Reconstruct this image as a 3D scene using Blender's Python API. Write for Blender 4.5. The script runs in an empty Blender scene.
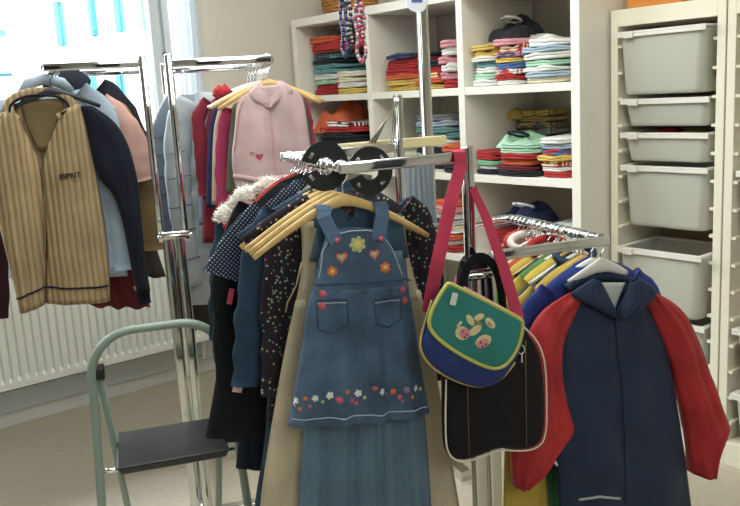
import bpy, math, random
from mathutils import Vector as V, noise
random.seed(7)
S = bpy.context.scene
COL = S.collection
PI = math.pi
R = math.radians
# ------------------------------------------------------------------ camera
F = 830.0; PITCH = R(11.08); ROLL = R(3.35); EYE = 1.4
fw = V((0, math.cos(PITCH), -math.sin(PITCH))); u0 = V((0, math.sin(PITCH), math.cos(PITCH))); r0 = V((1, 0, 0))
cx = r0*math.cos(ROLL) - u0*math.sin(ROLL); cy = r0*math.sin(ROLL) + u0*math.cos(ROLL)
EYEP = V((0, 0, EYE))
def ray(x, y): return fw + cx*((x-370)/F) - cy*((y-253)/F)
cam = bpy.data.cameras.new('camera'); co = bpy.data.objects.new('camera', cam); COL.objects.link(co)
cam.sensor_width = 36; cam.lens = 36*F/740; cam.clip_start = .05
from mathutils import Matrix
m = Matrix((( cx.x, cy.x, -fw.x, 0), (cx.y, cy.y, -fw.y, 0), (cx.z, cy.z, -fw.z, EYE), (0, 0, 0, 1)))
co.matrix_world = m
S.camera = co
# ------------------------------------------------------------------ frames
class Frame:
    def __init__(s, o, ang):
        s.o = V(o); s.a = ang
        s.X = V((math.cos(ang), math.sin(ang), 0)); s.Y = V((-math.sin(ang), math.cos(ang), 0))
    def pt(s, x, y, z): return s.o + s.X*x + s.Y*y + V((0, 0, z))
    def loc(s, w): w = w - s.o; return V((w.dot(s.X), w.dot(s.Y), w.z))
    def onY(s, px, py, ly):          # measured point of the photo on the vertical plane y = ly of this frame
        d = ray(px, py); o = s.o + s.Y*ly
        t = (o-EYEP).dot(s.Y)/d.dot(s.Y); return s.loc(EYEP + d*t)
    def onX(s, px, py, lx):
        d = ray(px, py); o = s.o + s.X*lx
        t = (o-EYEP).dot(s.X)/d.dot(s.X); return s.loc(EYEP + d*t)
RM = Frame((0, 0, 0), R(38))                         # the room: x into the shelves, y along them
FM = Frame((-.0458, 1.7324, 0), R(21))               # middle clothes rack
FL = Frame((-.6003, 2.5208, 0), R(14.4))             # window clothes rack
# ------------------------------------------------------------------ materials
def newmat(name):
    mt = bpy.data.materials.new(name); mt.use_nodes = True
    nt = mt.node_tree; b = nt.nodes['Principled BSDF']; return mt, nt, b
def lin(c):
    return tuple((v/12.92 if v <= .04045 else ((v+.055)/1.055)**2.4) for v in c) + (1,)
def hexc(h):
    return lin(tuple(int(h[i:i+2], 16)/255 for i in (0, 2, 4)))
def plain(name, h, rough=.6, metal=0, bump=0, bs=60, var=.0, **k):
    mt, nt, b = newmat(name); c = hexc(h)
    b.inputs['Base Color'].default_value = c; b.inputs['Roughness'].default_value = rough; b.inputs['Metallic'].default_value = metal
    tc = nt.nodes.new('ShaderNodeTexCoord'); n = nt.nodes.new('ShaderNodeTexNoise'); n.inputs['Scale'].default_value = bs; n.inputs['Detail'].default_value = 4
    nt.links.new(tc.outputs['Object'], n.inputs['Vector'])
    if var:
        r = nt.nodes.new('ShaderNodeValToRGB'); r.color_ramp.elements[0].position = .3; r.color_ramp.elements[1].position = .7
        r.color_ramp.elements[0].color = tuple(v*(1-var) for v in c[:3]) + (1,); r.color_ramp.elements[1].color = tuple(min(1, v*(1+var)) for v in c[:3]) + (1,)
        nt.links.new(n.outputs['Fac'], r.inputs['Fac']); nt.links.new(r.outputs['Color'], b.inputs['Base Color'])
    if bump:
        bp = nt.nodes.new('ShaderNodeBump'); bp.inputs['Strength'].default_value = bump; bp.inputs['Distance'].default_value = .004
        nt.links.new(n.outputs['Fac'], bp.inputs['Height']); nt.links.new(bp.outputs['Normal'], b.inputs['Normal'])
    for kk, v in k.items(): b.inputs[kk.replace('_', ' ')].default_value = v
    return mt
_fab = {}
def fabric(h, kind='plain', h2='ffffff', scale=60., rough=.9, thr=.25):
    key = (h, kind, h2, scale, thr)
    if key in _fab: return _fab[key]
    mt, nt, b = newmat('fabric_' + kind); L = nt.links; N = nt.nodes
    b.inputs['Roughness'].default_value = rough; b.inputs['Sheen Weight'].default_value = .03; b.inputs['Specular IOR Level'].default_value = .25
    tc = N.new('ShaderNodeTexCoord')
    n1 = N.new('ShaderNodeTexNoise'); n1.inputs['Scale'].default_value = 9; n1.inputs['Detail'].default_value = 5
    L.new(tc.outputs['Object'], n1.inputs['Vector'])
    c = hexc(h); lm = .3*c[0]+.59*c[1]+.11*c[2]; c = tuple(x*.86+lm*.14 for x in c[:3])+(1,)
    r = N.new('ShaderNodeValToRGB'); v = .36 if kind in ('denim', 'jean') else .14
    r.color_ramp.elements[0].position = .32; r.color_ramp.elements[1].position = .68
    r.color_ramp.elements[0].color = tuple(x*(1-v) for x in c[:3]) + (1,); r.color_ramp.elements[1].color = tuple(min(1, x*(1+v)) for x in c[:3]) + (1,)
    L.new(n1.outputs['Fac'], r.inputs['Fac']); col = r.outputs['Color']
    n2 = N.new('ShaderNodeTexNoise'); n2.inputs['Scale'].default_value = 260 if kind != 'fur' else 60; n2.inputs['Detail'].default_value = 3
    L.new(tc.outputs['Object'], n2.inputs['Vector']); height = n2.outputs['Fac']; dist = .0012
    if kind == 'denim':
        mx = N.new('ShaderNodeMixRGB'); mx.blend_type = 'MULTIPLY'; mx.inputs['Fac'].default_value = .45
        L.new(col, mx.inputs['Color1']); L.new(n2.outputs['Fac'], mx.inputs['Color2']); col = mx.outputs['Color']
    if kind in ('dots', 'floral'):
        vo = N.new('ShaderNodeTexVoronoi'); vo.inputs['Scale'].default_value = scale; vo.inputs['Randomness'].default_value = .0 if kind == 'dots' else .9
        mp = N.new('ShaderNodeMapping'); mp.inputs['Rotation'].default_value = (0, R(45) if kind == 'dots' else 0, 0); mp.inputs['Scale'].default_value = (1, .02 if kind == 'dots' else .3, 1)
        L.new(tc.outputs['Object'], mp.inputs['Vector']); L.new(mp.outputs['Vector'], vo.inputs['Vector'])
        lt = N.new('ShaderNodeMath'); lt.operation = 'LESS_THAN'; lt.inputs[1].default_value = thr; L.new(vo.outputs['Distance'], lt.inputs[0])
        mx = N.new('ShaderNodeMixRGB'); L.new(lt.outputs[0], mx.inputs['Fac']); L.new(col, mx.inputs['Color1'])
        if kind == 'dots': mx.inputs['Color2'].default_value = hexc(h2)
        else:
            m2 = N.new('ShaderNodeMixRGB'); m2.blend_type = 'MIX'; m2.inputs['Fac'].default_value = .35; m2.inputs['Color1'].default_value = hexc(h2); L.new(vo.outputs['Color'], m2.inputs['Color2']); L.new(m2.outputs['Color'], mx.inputs['Color2'])
        col = mx.outputs['Color']
    if kind in ('rib', 'cord', 'stripe', 'stripev', 'quilt', 'plaid'):
        w = N.new('ShaderNodeTexWave'); w.bands_direction = 'Z' if kind in ('stripe', 'quilt') else 'X'; w.inputs['Scale'].default_value = scale; w.inputs['Distortion'].default_value = .6 if kind == 'rib' else .15
        w.inputs['Detail'].default_value = 0
        L.new(tc.outputs['Object'], w.inputs['Vector'])
        if kind in ('stripe', 'stripev', 'plaid'):
            g = N.new('ShaderNodeMath'); g.operation = 'GREATER_THAN'; g.inputs[1].default_value = 1-thr*2; L.new(w.outputs['Fac'], g.inputs[0])
            mx = N.new('ShaderNodeMixRGB'); L.new(g.outputs[0], mx.inputs['Fac']); L.new(col, mx.inputs['Color1']); mx.inputs['Color2'].default_value = hexc(h2); col = mx.outputs['Color']
        else:
            dist = .006 if kind == 'rib' else (.002 if kind == 'cord' else .02); height = w.outputs['Fac']
            mx = N.new('ShaderNodeMixRGB'); mx.blend_type = 'MULTIPLY'; mx.inputs['Fac'].default_value = .5 if kind == 'rib' else .2
            rr = N.new('ShaderNodeValToRGB'); rr.color_ramp.elements[0].color = (.35, .33, .3, 1); rr.color_ramp.elements[1].position = .45
            L.new(w.outputs['Fac'], rr.inputs['Fac']); L.new(col, mx.inputs['Color1']); L.new(rr.outputs['Color'], mx.inputs['Color2']); col = mx.outputs['Color']
    L.new(col, b.inputs['Base Color'])
    bp = N.new('ShaderNodeBump'); bp.inputs['Strength'].default_value = .6; bp.inputs['Distance'].default_value = dist
    L.new(height, bp.inputs['Height']); L.new(bp.outputs['Normal'], b.inputs['Normal'])
    _fab[key] = mt; return mt
CHROME = plain('chrome', 'e4e8ec', .06, 1.0)
STEEL = plain('satin_steel', 'd3d6d2', .12, 1.0)
BLACKP = plain('black_plastic', '17181a', .4)
WOOD = plain('hanger_wood', 'd8b678', .45, var=.18, bs=30)
WHITEP = plain('white_plastic', 'e6e3dc', .35)
PINKP = plain('pink_plastic', 'e6b9b4', .4)
PAINT = plain('white_laminate', 'f1ede2', .45)
CREAM = plain('cream_laminate', 'ebe6d2', .5)
# ------------------------------------------------------------------ mesh helpers
def mesh(name, vs, fs, mat, parent=None, smooth=True, solid=0, sub=0, bevel=0):
    me = bpy.data.meshes.new(name); me.from_pydata([tuple(v) for v in vs], [], fs); me.update()
    if smooth:
        for p in me.polygons: p.use_smooth = True
    o = bpy.data.objects.new(name, me); COL.objects.link(o); me.materials.append(mat)
    if parent: o.parent = parent
    if bevel:
        md = o.modifiers.new('bevel', 'BEVEL'); md.width = bevel; md.segments = 3 if mat in (CHROME, STEEL) else 2; md.limit_method = 'ANGLE'
        if mat in (CHROME, STEEL):
            md.width = max(bevel, .0045)
            for p in me.polygons: p.use_smooth = True
    if solid:
        md = o.modifiers.new('solid', 'SOLIDIFY'); md.thickness = solid; md.offset = 0
    if sub:
        md = o.modifiers.new('sub', 'SUBSURF'); md.levels = sub; md.render_levels = sub
    return o
class MB:
    def __init__(s): s.v = []; s.f = []
    def add(s, vs, fs):
        n = len(s.v); s.v += [V(v) for v in vs]; s.f += [tuple(i+n for i in f) for f in fs]
    def box(s, x0, x1, y0, y1, z0, z1):
        s.add([(x0, y0, z0), (x1, y0, z0), (x1, y1, z0), (x0, y1, z0), (x0, y0, z1), (x1, y0, z1), (x1, y1, z1), (x0, y1, z1)],
              [(0, 3, 2, 1), (4, 5, 6, 7), (0, 1, 5, 4), (1, 2, 6, 5), (2, 3, 7, 6), (3, 0, 4, 7)]); return s
    def frustum(s, b0, b1, z0, z1):      # b = x0,x1,y0,y1 at bottom and top
        vs = [(b0[0], b0[2], z0), (b0[1], b0[2], z0), (b0[1], b0[3], z0), (b0[0], b0[3], z0), (b1[0], b1[2], z1), (b1[1], b1[2], z1), (b1[1], b1[3], z1), (b1[0], b1[3], z1)]
        s.add(vs, [(0, 3, 2, 1), (4, 5, 6, 7), (0, 1, 5, 4), (1, 2, 6, 5), (2, 3, 7, 6), (3, 0, 4, 7)]); return s
    def tube(s, pts, rad, n=10, flat=1.0, up=V((0, 1, 0)), cap=True, closed=False):
        # flat scales the ring along 'up'
        pts = [V(p) for p in pts]; k = len(pts)
        if not hasattr(rad, '__len__'): rad = [rad]*k
        vs = []
        for i, p in enumerate(pts):
            a = pts[(i-1) % k] if (closed or i > 0) else pts[i]; b = pts[(i+1) % k] if (closed or i < k-1) else pts[i]
            t = (b-a).normalized(); uu = V(up) - t*V(up).dot(t)
            if uu.length < 1e-4: uu = V((1, 0, 0)) - t*t.x
            uu.normalize(); w = t.cross(uu)
            for j in range(n):
                q = 2*PI*j/n; vs.append(p + w*(math.cos(q)*rad[i]) + uu*(math.sin(q)*rad[i]*flat))
        fs = []
        for i in range(k if closed else k-1):
            for j in range(n):
                a = i*n+j; b = i*n+(j+1) % n; c = ((i+1) % k)*n+(j+1) % n; d = ((i+1) % k)*n+j
                fs.append((a, b, c, d))
        if cap and not closed: fs += [tuple(range(n-1, -1, -1)), tuple(range((k-1)*n, k*n))]
        s.add(vs, fs); return s
    def sphere(s, c, r, n=8, sc=(1, 1, 1)):
        vs = []; fs = []
        for i in range(n+1):
            for j in range(n*2):
                a = PI*i/n; b = PI*j/n
                vs.append((c[0]+r*sc[0]*math.sin(a)*math.cos(b), c[1]+r*sc[1]*math.sin(a)*math.sin(b), c[2]+r*sc[2]*math.cos(a)))
        for i in range(n):
            for j in range(n*2):
                fs.append((i*2*n+j, i*2*n+(j+1) % (2*n), (i+1)*2*n+(j+1) % (2*n), (i+1)*2*n+j))
        s.add(vs, fs); return s
    def plate(s, poly, y0, y1):          # polygon in x,z extruded in y
        n = len(poly); vs = [(p[0], y0, p[1]) for p in poly] + [(p[0], y1, p[1]) for p in poly]
        s.add(vs, [tuple(range(n)), tuple(range(2*n-1, n-1, -1))] + [(i, i+n, (i+1) % n+n, (i+1) % n) for i in range(n)]); return s
    def build(s, name, mat, parent=None, smooth=False, bevel=0, solid=0, sub=0):
        return mesh(name, s.v, s.f, mat, parent, smooth, solid, sub, bevel)
def tag(o, label=None, cat=None, group=None, kind=None):
    if label: o['label'] = label
    if cat: o['category'] = cat
    if group: o['group'] = group
    if kind: o['kind'] = kind
    return o
def thing(name, label, cat, loc=(0, 0, 0), rz=0, group=None):
    o = bpy.data.objects.new(name, None); COL.objects.link(o); o.empty_display_size = .05
    o.location = loc; o.rotation_euler = (0, 0, rz); return tag(o, label, cat, group)
def at(o, loc, rz=0): o.location = loc; o.rotation_euler = (0, 0, rz); return o
def struct(o): o['kind'] = 'structure'; return o
def smooth_poly(pts, it=2, closed=True):
    pts = [V((p[0], p[1])) for p in pts]
    for _ in range(it):
        q = []; n = len(pts)
        for i in range(n if closed else n-1):
            a = pts[i]; b = pts[(i+1) % n]; q += [a*.75+b*.25, a*.25+b*.75]
        if not closed: q = [pts[0]] + q + [pts[-1]]
        pts = q
    return pts
def resample(poly, n):
    poly = [V((p[0], p[1])) for p in poly]; d = [0]
    for a, b in zip(poly, poly[1:]): d.append(d[-1]+(b-a).length)
    out = []
    for i in range(n):
        t = d[-1]*i/(n-1); k = 0
        while k < len(d)-2 and d[k+1] < t: k += 1
        s = (t-d[k])/max(1e-9, d[k+1]-d[k]); out.append(poly[k].lerp(poly[k+1], s))
    return out
def shell(name, left, right, mat, parent, top=None, topb=None, thick=.03, folds=.008, nf=5, nu=30, nv=30, seed=0, y0=0, hem=0, solid=.002, tmin=.35, wr=.004, one=False, shut=False):
    """cloth body between a left and a right edge line (top to bottom); front and back sheets joined at the sides"""
    lt = resample(smooth_poly(left, 2, False), nv+1); rt = resample(smooth_poly(right, 2, False), nv+1)
    rnd = random.Random(seed); ph = rnd.random()*6; ph2 = rnd.random()*6
    vs = []; fs = []
    sides = (-1,) if one else (-1, 1)
    for sd in sides:
        tf = (top if sd < 0 else (topb or top)) or (lambda u: 0)
        for j in range(nv+1):
            v = j/nv
            for i in range(nu+1):
                u = i/nu; p = lt[j].lerp(rt[j], u); x, z = p.x, p.y
                z += tf(u)*(1-v)**3 + hem*math.sin(u*nf*PI*1.3+ph)*v
                prof = math.sin(PI*u)**.55 if 0 < u < 1 else 0
                T = thick*(tmin+(1-tmin)*min(1, v*1.6))
                if shut and abs(u-.5) > .17: T *= min(1, v*9+.05)**.5
                fo = folds*(.25+.75*v)*(math.sin(u*nf*2*PI+ph+1.3*v)+.5*math.sin(u*nf*3.7*PI+ph2-1.5*v))*prof
                w = wr*noise.noise(V((x*14, z*9+seed*3.1, sd*3.)))
                vs.append((x, y0 + sd*T*prof + fo + w*prof, z))
    n1 = (nu+1)*(nv+1)
    def fid(s, i, j): return s*n1 + j*(nu+1)+i
    for s in range(len(sides)):
        for j in range(nv):
            for i in range(nu):
                q = (fid(s, i, j), fid(s, i, j+1), fid(s, i+1, j+1), fid(s, i+1, j)); fs.append(q if s == 0 else q[::-1])
    if not one:
        # weld the side seams
        for k, ii in ((0, 0), (1, nu)):
            for j in range(nv+1): vs[fid(1, ii, j)] = vs[fid(0, ii, j)]
    o = mesh(name, vs, fs, mat, parent, True)
    if not one:
        import bmesh
        bm = bmesh.new(); bm.from_mesh(o.data); bmesh.ops.remove_doubles(bm, verts=bm.verts, dist=1e-6); bm.to_mesh(o.data); bm.free()
        for p in o.data.polygons: p.use_smooth = True
    if solid:
        md = o.modifiers.new('solid', 'SOLIDIFY'); md.thickness = solid; md.offset = 0
    return o
def sleeve(name, pts, rad, mat, parent, y=0, flat=.5, wr=.006, seed=0, n=18, seg=22):
    """tapered cloth tube along x,z points, slightly creased"""
    pl = resample(smooth_poly(pts, 2, False), seg+1)
    vs = []; k = len(rad)
    for i, p in enumerate(pl):
        t = i/seg; q = t*(k-1); a = min(int(q), k-2); r = rad[a]+(rad[a+1]-rad[a])*(q-a)
        d = (pl[min(i+1, seg)]-pl[max(i-1, 0)]).normalized(); nrm = V((d.y, -d.x))
        for j in range(n):
            b = 2*PI*j/n
            w = wr*noise.noise(V((math.cos(b)*1.5+seed, math.sin(b)*1.5, t*9+seed))) + .35*wr*math.sin(t*34+math.cos(b)*2+seed)
            rr = r + w
            vs.append((p.x+nrm.x*rr*math.cos(b), y+rr*flat*math.sin(b), p.y+nrm.y*rr*math.cos(b)))
    fs = [(i*n+j, i*n+(j+1) % n, (i+1)*n+(j+1) % n, (i+1)*n+j) for i in range(seg) for j in range(n)]
    fs += [tuple(range(n)), tuple(range(seg*n+n-1, seg*n-1, -1))]
    return mesh(name, vs, fs, mat, parent, True)
def ribbon(name, pts, width, mat, parent=None, th=.002, side=V((1, 0, 0))):
    """flat strap along 3-d points; width across 'side'"""
    pts = [V(p) for p in pts]; vs = []
    for i, p in enumerate(pts):
        w = width[i] if hasattr(width, '__len__') else width
        t = (pts[min(i+1, len(pts)-1)]-pts[max(i-1, 0)]).normalized(); s = V(side)-t*V(side).dot(t); s.normalize()
        nn = t.cross(s)
        vs += [p-s*w/2-nn*th/2, p+s*w/2-nn*th/2, p+s*w/2+nn*th/2, p-s*w/2+nn*th/2]
    fs = []
    for i in range(len(pts)-1):
        for j in range(4): fs.append((i*4+j, i*4+(j+1) % 4, i*4+4+(j+1) % 4, i*4+4+j))
    fs += [(3, 2, 1, 0), tuple(range(len(vs)-4, len(vs)))]
    return mesh(name, vs, fs, mat, parent, False)
def flower(c, r, y, n=6, deep=.35):
    k = n*6; return [(c[0]+math.cos(2*PI*i/k)*r*(1-deep*(1-abs(math.sin(PI*i/6))**.5)), c[1]+math.sin(2*PI*i/k)*r*(1-deep*(1-abs(math.sin(PI*i/6))**.5))) for i in range(k)]
def heart(c, r):
    return [(c[0]+r*.062*16*math.sin(t)**3, c[1]+r*.062*(13*math.cos(t)-5*math.cos(2*t)-2*math.cos(3*t)-math.cos(4*t))) for t in [2*PI*i/18 for i in range(18)]]
def text_mesh(name, txt, size, mat, parent, loc, rot=(PI/2, 0, 0), bold=.0, ext=.0006):
    cu = bpy.data.curves.new(name, 'FONT'); cu.body = txt; cu.size = size; cu.extrude = ext; cu.offset = bold; cu.align_x = 'CENTER'; cu.align_y = 'CENTER'
    ob = bpy.data.objects.new(name+'_tmp', cu); COL.objects.link(ob)
    bpy.context.view_layer.update()
    me = bpy.data.meshes.new_from_object(ob.evaluated_get(bpy.context.evaluated_depsgraph_get()))
    bpy.data.objects.remove(ob); o = bpy.data.objects.new(name, me); COL.objects.link(o); me.materials.clear(); me.materials.append(mat)
    o.parent = parent; o.location = loc; o.rotation_euler = rot; return o

# ================================================================== THE ROOM
WY = 3.85; WX = 2.995; CEIL = 2.75; X0 = -3.2; Y0 = -2.6
mw = plain('wall_paint', 'e2dbce', .85, bump=.15, bs=90, var=.02)
mfl = plain('linoleum', 'b5ab98', .42, bump=.05, bs=40, var=.07)
def rbox(name, x0, x1, y0, y1, z0, z1, mat, bevel=0, parent=None):
    o = MB().box(x0, x1, y0, y1, z0, z1).build(name, mat, parent, bevel=bevel)
    if not parent: at(o, (0, 0, 0), RM.a)
    return o
struct(rbox('floor', X0, WX+.1, Y0, WY+.2, -.1, 0, mfl))
struct(rbox('ceiling', X0, WX+.1, Y0, WY+.2, CEIL, CEIL+.1, plain('ceiling_paint', 'e8e6e0', .9)))
struct(rbox('wall_back', WX, WX+.1, Y0, WY+.2, 0, CEIL, mw))
struct(rbox('wall_right', X0, WX, Y0-.1, Y0, 0, CEIL, mw))
struct(rbox('wall_front', X0-.1, X0, Y0, WY+.2, 0, CEIL, mw))
def reflection_block(x0, x1, y0, y1, h, label, col):  # unseen dark block, added to give the chrome tubes dark reflections
    c = thing('tall_reflection_block', label, 'reflection_block', RM.pt(0, 0, 0), RM.a)
    MB().box(x0, x1, y0, y1, 0, h).build('reflection_block_body', plain('dark_reflection_block', col, .5), c, bevel=.004)
    return c
wxr = RM.onY(198, 60, WY).x       # right jamb of the window opening
wxm = RM.onY(165, 60, WY).x
wxl = wxr-2.9; wz0 = .93; wz1 = 2.5
w = MB(); w.box(X0, WX, WY, WY+.2, 0, wz0); w.box(X0, WX, WY, WY+.2, wz1, CEIL); w.box(X0, wxl, WY, WY+.2, wz0, wz1); w.box(wxr, WX, WY, WY+.2, wz0, wz1)
struct(at(w.build('wall_left', mw), (0, 0, 0), RM.a))
bb = plain('baseboard_paint', 'd9dad6', .5)
rec = plain('pipe_cover_paint', 'c9cdcc', .5)
struct(rbox('baseboard_left', X0, WX, WY-.014, WY, 0, .07, bb, .003))
struct(rbox('baseboard_back', WX-.014, WX, Y0, WY-.016, 0, .08, bb, .003))
tr = rbox('trim_1', X0, WX-.05, WY-.03, WY-.001, .071, .17, rec, .004); struct(tr)
reflection_block(X0+.01, X0+.5, -2.0, -1.0, 2.1, 'dark brown unseen block behind the photographer, added for chrome reflections', '3a2c22')
reflection_block(X0+.01, X0+.5, .0, .8, 2.1, 'black brown unseen block further along the wall behind the photographer, added for chrome reflections', '1d1b1c')
reflection_block(X0+.01, X0+.5, 1.9, 2.5, 2.1, 'blue grey unseen block behind the photographer near the window wall, added for chrome reflections', '2b3a4c')
reflection_block(-1.2, -.4, Y0+.01, Y0+.5, 2.1, 'dark walnut brown unseen block on the wall right of the photographer, added for chrome reflections', '33261e')
reflection_block(.9, 1.6, Y0+.01, Y0+.5, 2.1, 'charcoal unseen block on the right wall near the bin cabinets, added for chrome reflections', '202226')
# window
fr = thing('window_1', None, None, RM.pt(0, 0, 0), RM.a); fr['kind'] = 'structure'
FW = plain('window_paint', 'd6dde2', .4)
f = MB()
for a, b in ((wxl, wxl+.07), (wxr-.06, wxr), (wxm-.055, wxm-.008), (wxm+.008, wxm+.045)): f.box(a, b, WY+.0, WY+.06, wz0, wz1)
f.box(wxl+.07, wxr-.06, WY+.061, WY+.1, wz0, wz0+.07); f.box(wxl+.07, wxr-.06, WY+.061, WY+.1, wz1-.07, wz1); f.box(wxm-.008, wxm+.008, WY+.02, WY+.05, wz0, wz1)
f.build('window_frame', FW, fr, bevel=.004)
sl = MB().box(wxl-.05, wxr+.04, WY-.12, WY+.03, wz0-.035, wz0).build('window_sill', plain('sill_paint', 'e5e5e0', .35), fr, bevel=.006)
hn = MB(); hn.tube([(wxm, WY+.03, 1.63), (wxm, WY-.01, 1.63)], .008); hn.build('window_handle', plain('handle_metal', '6f7274', .3, 1), fr)
gm, nt, b = newmat('window_glass'); b.inputs['Base Color'].default_value = (1, 1, 1, 1); b.inputs['Roughness'].default_value = 0
tb = nt.nodes.new('ShaderNodeBsdfTransparent'); gl = nt.nodes.new('ShaderNodeBsdfGlossy'); gl.inputs['Roughness'].default_value = .02
fz = nt.nodes.new('ShaderNodeFresnel'); fz.inputs['IOR'].default_value = 1.3; mx = nt.nodes.new('ShaderNodeMixShader')
nt.links.new(fz.outputs[0], mx.inputs[0]); nt.links.new(tb.outputs[0], mx.inputs[1]); nt.links.new(gl.outputs[0], mx.inputs[2]); nt.links.new(mx.outputs[0], nt.nodes['Material Output'].inputs[0])
MB().box(wxl+.06, wxr-.05, WY+.062, WY+.068, wz0+.06, wz1-.06).build('window_glass', gm, fr)
# curtain panel beside the window
def curtain(name, label, xa, xb, z0, z1, y, col, amp=.018, nf=5):
    vs = []; n = 60; k = 10
    for j in range(k+1):
        for i in range(n+1):
            u = i/n; z = z1+(z0-z1)*j/k
            vs.append((xa+(xb-xa)*u, y+amp*math.sin(u*nf*2*PI+.4*j/k)+.4*amp*math.sin(u*nf*4.6*PI), z))
    fs = [(j*(n+1)+i, (j+1)*(n+1)+i, (j+1)*(n+1)+i+1, j*(n+1)+i+1) for j in range(k) for i in range(n)]
    mt, nt, b = newmat('sheer_curtain_cloth'); b.inputs['Base Color'].default_value = hexc(col); b.inputs['Roughness'].default_value = .9
    trn = nt.nodes.new('ShaderNodeBsdfTranslucent'); trn.inputs['Color'].default_value = hexc(col); mx = nt.nodes.new('ShaderNodeMixShader'); mx.inputs[0].default_value = .5
    nt.links.new(b.outputs[0], mx.inputs[1]); nt.links.new(trn.outputs[0], mx.inputs[2]); nt.links.new(mx.outputs[0], nt.nodes['Material Output'].inputs[0])
    o = mesh(name, vs, fs, mt, None, True); at(o, (0, 0, 0), RM.a); return tag(o, label, 'curtain')
cxa = RM.onY(174, 60, WY).x; cxb = RM.onY(197, 60, WY).x
curtain('curtain', 'white sheer curtain panel gathered at the right side of the window', cxa+.0, cxb, 1.0, 2.55, WY-.05, 'eef4fa', .015, 3)
tag(at(MB().tube([(wxl-.1, WY-.05, 2.57), (cxb+.1, WY-.05, 2.57)], .012).build('curtain_rail', WHITEP, smooth=True), (0, 0, 0), RM.a), 'white curtain rail fixed above the window', 'curtain rail')
# building across the street
bx = thing('building', 'pale sunlit building facade with teal edged windows seen through the window glass', 'building', RM.pt(0, 0, 0), RM.a)
BY = 14.0
MB().box(-8, 22, BY, BY+.3, -4, 16).build('facade', plain('facade_plaster', 'f2f0ee', .9, var=.03, bs=.7), bx)
tl = plain('teal_window_frame', '4d9aa8', .5); dk = plain('far_window_glass', 'd5e4ea', .3)
def facwin(px0, py0, px1, py1):
    a = RM.onY(px0, py0, BY); c = RM.onY(px1, py1, BY); x0, x1 = a.x, c.x; z1, z0 = a.z, c.z
    g = MB(); th = .09
    g.box(x0, x0+th, BY-.1, BY, z0, z1); g.box(x1-th, x1, BY-.1, BY, z0, z1); g.box(x0+th, x1-th, BY-.1, BY, z0, z0+th); g.box(x0+th, x1-th, BY-.1, BY, z1-th, z1)
    fo = g.build('facade_window', tl, bx)
    MB().box(x0+th, x1-th, BY-.04, BY-.001, z0+th, z1-th).build('pane', dk, fo)
for q in ((52, 2, 66, 46), (84, -20, 97, 36), (110, -20, 124, 32), (138, -20, 150, 30), (10, -30, 34, -4), (52, 70, 66, 110), (84, 62, 97, 100), (114, 70, 126, 110), (-20, 30, 10, 76)): facwin(*q)
lt2 = MB(); 
for k in range(9):
    a = RM.onY(0, 34+k*4, BY); lt2.box(a.x-1.2, a.x+.6, BY-.16, BY-.1, a.z-.12, a.z-.05)
lt2.build('louvre', plain('louvre_grey', '9aa6a8', .7), bx)

# ================================================================== RADIATOR
rd = thing('radiator', 'white ribbed panel radiator on the wall under the window', 'radiator', RM.pt(0, 0, 0), RM.a)
ra = .2; rb = RM.onY(214, 330, WY-.1).x; rz0 = .2; rz1 = .80
wr_ = plain('radiator_enamel', 'eceee8', .35)
pv = []; n = int((rb-ra)/.0365); 
for i in range(n):
    x = ra+i*.0365; pv += [(x, 0), (x+.016, 0), (x+.021, .02), (x+.031, .02)]
pv.append((ra+n*.0365, 0)); rb = ra+n*.0365
vs = []; yf = WY-.115
rows = [(rz0, 0), (rz0+.03, 0), (rz0+.045, 1), (rz1-.045, 1), (rz1-.03, 0), (rz1, 0)]
for z, k in rows:
    for x, d in pv: vs.append((x, yf+d*k, z))
np_ = len(pv); fs = [(j*np_+i, j*np_+i+1, (j+1)*np_+i+1, (j+1)*np_+i) for j in range(5) for i in range(np_-1)]
mesh('front_panel', vs, fs, wr_, rd, False)
MB().box(ra, rb, yf+.0205, yf+.075, rz0, rz1).build('side_casing', wr_, rd, bevel=.004)
MB().box(ra-.002, rb+.002, yf-.002, yf+.078, rz1, rz1+.012).build('top_grille', wr_, rd, bevel=.003)
pt = MB(); pt.tube([(rb-.05, yf+.04, rz0), (rb-.05, yf+.04, .1), (rb-.05, WY-.01, .1)], .009); pt.build('pipe', wr_, rd, True)
br = MB(); br.box(ra+.2, ra+.24, yf+.075, WY, rz0+.1, rz1-.1); br.box(rb-.24, rb-.2, yf+.075, WY, rz0+.1, rz1-.1); br.build('wall_bracket', wr_, rd)

# ================================================================== BOOKSHELF
SX = 2.52; SD = .455; ys = [3.79, 3.157, 2.54, 1.93]; tops = [1.785, 1.388, 1.025, .665, .305]; th = .032
bs = thing('shelf_unit', 'large white open cube shelf unit full of folded clothes against the back wall', 'shelf', RM.pt(0, 0, 0), RM.a)
MB().box(SX+SD-.012, SX+SD, ys[3], ys[0], .0, 1.785).build('back_panel', plain('back_board', 'cfcabd', .6), bs)
for i, y in enumerate(ys):
    if i in (0, 3):
        MB().box(SX, SX+SD-.012, y-(.04 if i == 0 else 0), y+(.04 if i == 3 else 0), 0, 1.785).build('side_panel', PAINT, bs, bevel=.002)
    else: MB().box(SX+.001, SX+SD-.012, y-.018, y+.018, .06, 1.745).build('divider', PAINT, bs, bevel=.002)
MB().box(SX, SX+SD-.012, ys[3]+.04, ys[0]-.04, 1.745, 1.785).build('top_panel', PAINT, bs, bevel=.002)
MB().box(SX, SX+SD-.012, ys[3]+.04, ys[0]-.04, 0, .06).build('plinth', PAINT, bs, bevel=.002)
cells = []
for i in range(3):
    ya = ys[i+1]+(.018 if i < 2 else .04); yb = ys[i]-(.018 if i else .04)
    for z in tops[1:]: MB().box(SX+.003, SX+SD-.012, ya, yb, z-th, z).build('shelf_board', PAINT, bs, bevel=.002)
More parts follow.
